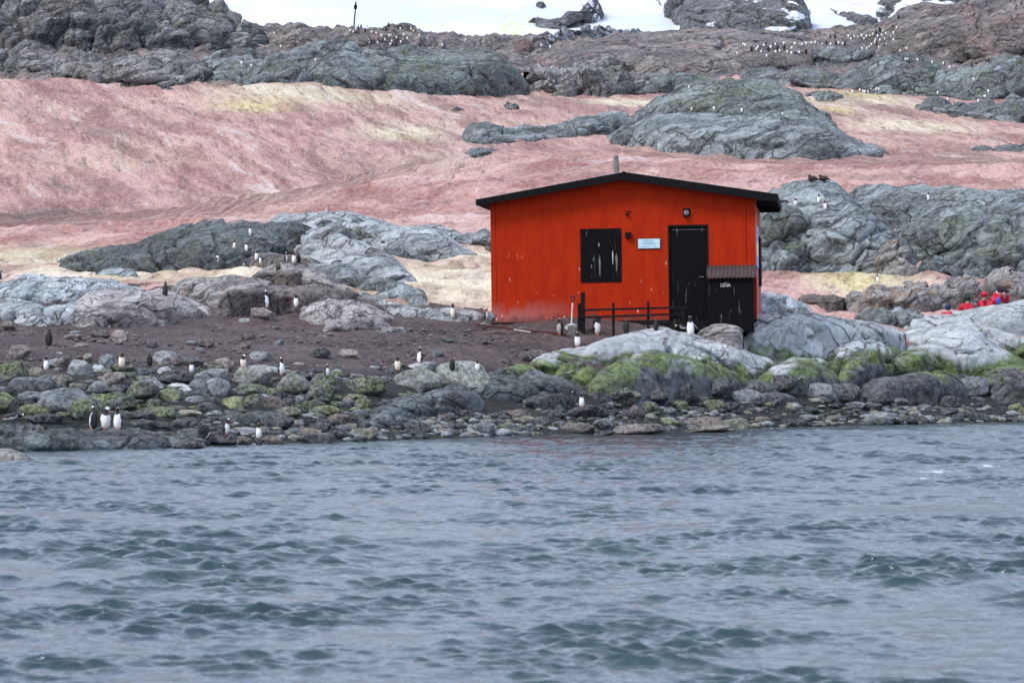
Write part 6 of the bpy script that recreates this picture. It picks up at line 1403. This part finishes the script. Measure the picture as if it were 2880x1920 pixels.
def person(name_lab, head, lean, yaw, hat, pose, jacket, extra=None):
    """head: world position of the head centre; figure kneels behind the rock, facing local -Y"""
    scale = 1.0
    root = empty('person', (head[0], head[1], head[2] - 1.05 * 1.12), (0, 0, rad(yaw))); root.scale = (1.12,) * 3
    tag(root, name_lab, 'person', 'people in red jackets resting behind the pale rock ridge')
    lx = lean
    P_ = {'pel': (-lx, 0.15, 0.38), 'wa': (-lx * 0.7, 0.12, 0.52), 'ch': (-lx * 0.35, 0.05, 0.74), 'ne': (-lx * .08, 0.0, 0.89), 'hd': (0, -0.02, 1.03), 'tp': (0, -0.01, 1.12)}
    if pose == 'photo': ar = {s: [(s * 0.19 - lx * .2, 0.02, 0.80), (s * 0.34 - lx * .1, -0.10, 0.66), (s * 0.12, -0.27, 0.93), (s * 0.05, -0.30, 1.0)] for s in (-1, 1)}
    else: ar = {s: [(s * 0.19 - lx * .2, 0.02, 0.80), (s * 0.28 - lx * .2, -0.08, 0.55), (s * 0.14, -0.28, 0.48), (s * 0.10, -0.34, 0.47)] for s in (-1, 1)}
    le = {s: [(s * 0.12 - lx, 0.1, 0.34), (s * 0.17 - lx * .6, -0.33, 0.12), (s * 0.15 - lx, 0.05, 0.02), (s * 0.15 - lx, 0.22, 0.0)] for s in (-1, 1)}
    V = [P_[k] for k in ('pel', 'wa', 'ch', 'ne', 'hd', 'tp')]; Ed = [(0, 1), (1, 2), (2, 3), (3, 4), (4, 5)]; R_ = [.13, .12, .14, .052, .085, .06]
    for s in (-1, 1):
        i = len(V); V += ar[s]; Ed += [(2, i), (i, i + 1), (i + 1, i + 2), (i + 2, i + 3)]; R_ += [.062, .048, .034, .03]
        i = len(V); V += le[s]; Ed += [(0, i), (i, i + 1), (i + 1, i + 2), (i + 2, i + 3)]; R_ += [.085, .062, .045, .035]
    # nose
    i = len(V); V.append((0, -0.115, 1.02)); Ed.append((4, i)); R_.append(0.016)
    skin_mesh('body', V, Ed, R_, M['skin'], root)
    V = [P_['pel'], P_['wa'], P_['ch'], (P_['ne'][0], P_['ne'][1] + 0.01, P_['ne'][2] - 0.02)]; Ed = [(0, 1), (1, 2), (2, 3)]; R_ = [.185, .175, .20, .095]
    for s in (-1, 1): i = len(V); V += ar[s][:3]; Ed += [(2, i), (i, i + 1), (i + 1, i + 2)]; R_ += [.105, .085, .06]
    jk = skin_mesh('jacket', V, Ed, R_, M[jacket], root)
    V = [P_['pel']]; Ed = []; R_ = [.17]
    for s in (-1, 1): i = len(V); V += le[s][:3]; Ed += [(0, i), (i, i + 1), (i + 1, i + 2)]; R_ += [.12, .09, .065]
    skin_mesh('trousers', V, Ed, R_, M['navy'], root)
    # fingers: short separate chains on each hand
    for s in (-1, 1):
        h = Vector(ar[s][3])
        for k_ in range(4):
            b0 = h + Vector((0.018 * (k_ - 1.5), -0.01, 0.02)); l = (.05, .058, .055, .045)[k_]
            skin_mesh('finger', [b0, b0 + Vector((0, -0.03, l * .5)), b0 + Vector((0, -0.02 - 0.02, l))], [(0, 1), (1, 2)], [.009, .0085, .007], M['glove'], root, 1)
    ht = MB(); ht.ball((P_['hd'][0], P_['hd'][1] + 0.012, P_['hd'][2] + 0.045), 0.118, 3, (0.95, 1.05, 0.95))
    ht.build('hat', M[hat], root, smooth=True)
    for s in (-1, 1): MB().ball((s * 0.033, -0.10, 1.045), 0.012, 2).build('eye', M['black'], root, smooth=True)
    MB().box(-0.025, 0.025, -0.109, -0.10, 0.975, 0.983).build('mouth', M['rwood'], root)
    return root

def build_people():
    M['skin'] = plain('face_skin', (0.42, 0.25, 0.19), 0.6, 0.1); M['jred'] = plain('red_parka', (0.40, 0.006, 0.026), 0.6, 0.3, 5, bump=0.6)
    M['navy'] = plain('navy_trousers', (0.02, 0.025, 0.06), 0.7, 0.3); M['glove'] = plain('black_glove', (0.02, 0.02, 0.022), 0.7, 0.2)
    M['hatd'] = plain('dark_brown_beanie', (0.03, 0.018, 0.03), 0.85, 0.4, 20); M['hatg'] = plain('dark_green_hat', (0.012, 0.035, 0.03), 0.85, 0.4, 20)
    M['jnavy'] = plain('navy_jacket', (0.02, 0.025, 0.075), 0.7, 0.3); M['bagb'] = plain('bright_blue_fabric', (0.03, 0.08, 0.42), 0.7, 0.2)
    YP = 138.5
    PS = 1.12
    a_ = person('person in a red jacket and dark beanie holding a camera to the eye', at(2811, 818, YP), 0.42, 38, 'hatd', 'photo', 'jred')
    MB().ball((-0.09, 0.09, 0.93), 0.11, 3, (1.1, 0.7, 0.8)).build('hood', M['jred'], a_, smooth=True)
    MB().ball((-0.06, 0.03, 1.0), 0.07, 2, (1, 0.5, 1)).build('collar', M['white'], a_, smooth=True)
    cm = empty('camera_in_hand', (0, 0, 0)); q = Matrix.Translation(a_.location) @ Matrix.Rotation(rad(38), 4, 'Z') @ Vector((0, -0.25, 1.15)); cm.location = q; cm.rotation_euler = (0, 0, rad(38))
    tag(cm, 'black camera held to the eye by the person in the dark beanie', 'camera')
    MB().box(-0.075, 0.075, -0.07, 0.0, -0.05, 0.05).build('camera_body', M['glove'], cm, 0.01)
    MB().tube((0, -0.06, 0), (0, -0.22, 0), 0.042, 0.048, 16).build('lens', M['glove'], cm, smooth=True)
    q = at(2808, 846, YP - 1.0); o = MB().ball(q, 0.12, 3, (0.75, 0.6, 1.2)).build('blue_bag', M['bagb'], smooth=True); tag(o, 'bright blue bag in front of the person with the camera', 'bag')
    b_ = person('bent over person in a red jacket between the camera user and the green hatted person', at(2766, 846, YP + 0.5), 0.25, 70, 'jred_h', 'rest', 'jred') if False else None
    M['jred2'] = M['jred']
    b_ = person('bent over person in hooded red jacket left of the camera user', at(2767, 830, YP + 0.7), -0.1, 60, 'jred2', 'rest', 'jred')
    pk = MB().box(-0.16, 0.16, 0.16, 0.36, 0.5, 0.88).build('backpack', M['navy'], b_, 0.04)
    c_ = person('person in red jacket and dark green hat facing away left of the group', at(2721, 840, YP + 0.3), 0.0, 190, 'hatg', 'rest', 'jred')
    q = at(2742, 856, YP - 0.4); o = MB().ball(q, 0.09, 2, (1.1, 0.8, 1.0)).build('grey_bag', M['pipe'], smooth=True); tag(o, 'small grey bag between the two lower red jackets', 'bag')
    d_ = person('lowest person of the group in a dark hat, almost hidden by rock', at(2666, 865, YP + 0.5), 0.0, 120, 'jnavy', 'rest', 'jred')

# ------------------------------------------------------------------ assemble
build_ground()
build_far()
build_rocks()
build_boulders()
build_hut()
build_yard()
M['skua'] = plain('brown_feathers', (0.045, 0.032, 0.028), 0.7, 0.4, 20)
build_penguins()
build_people()
build_water()
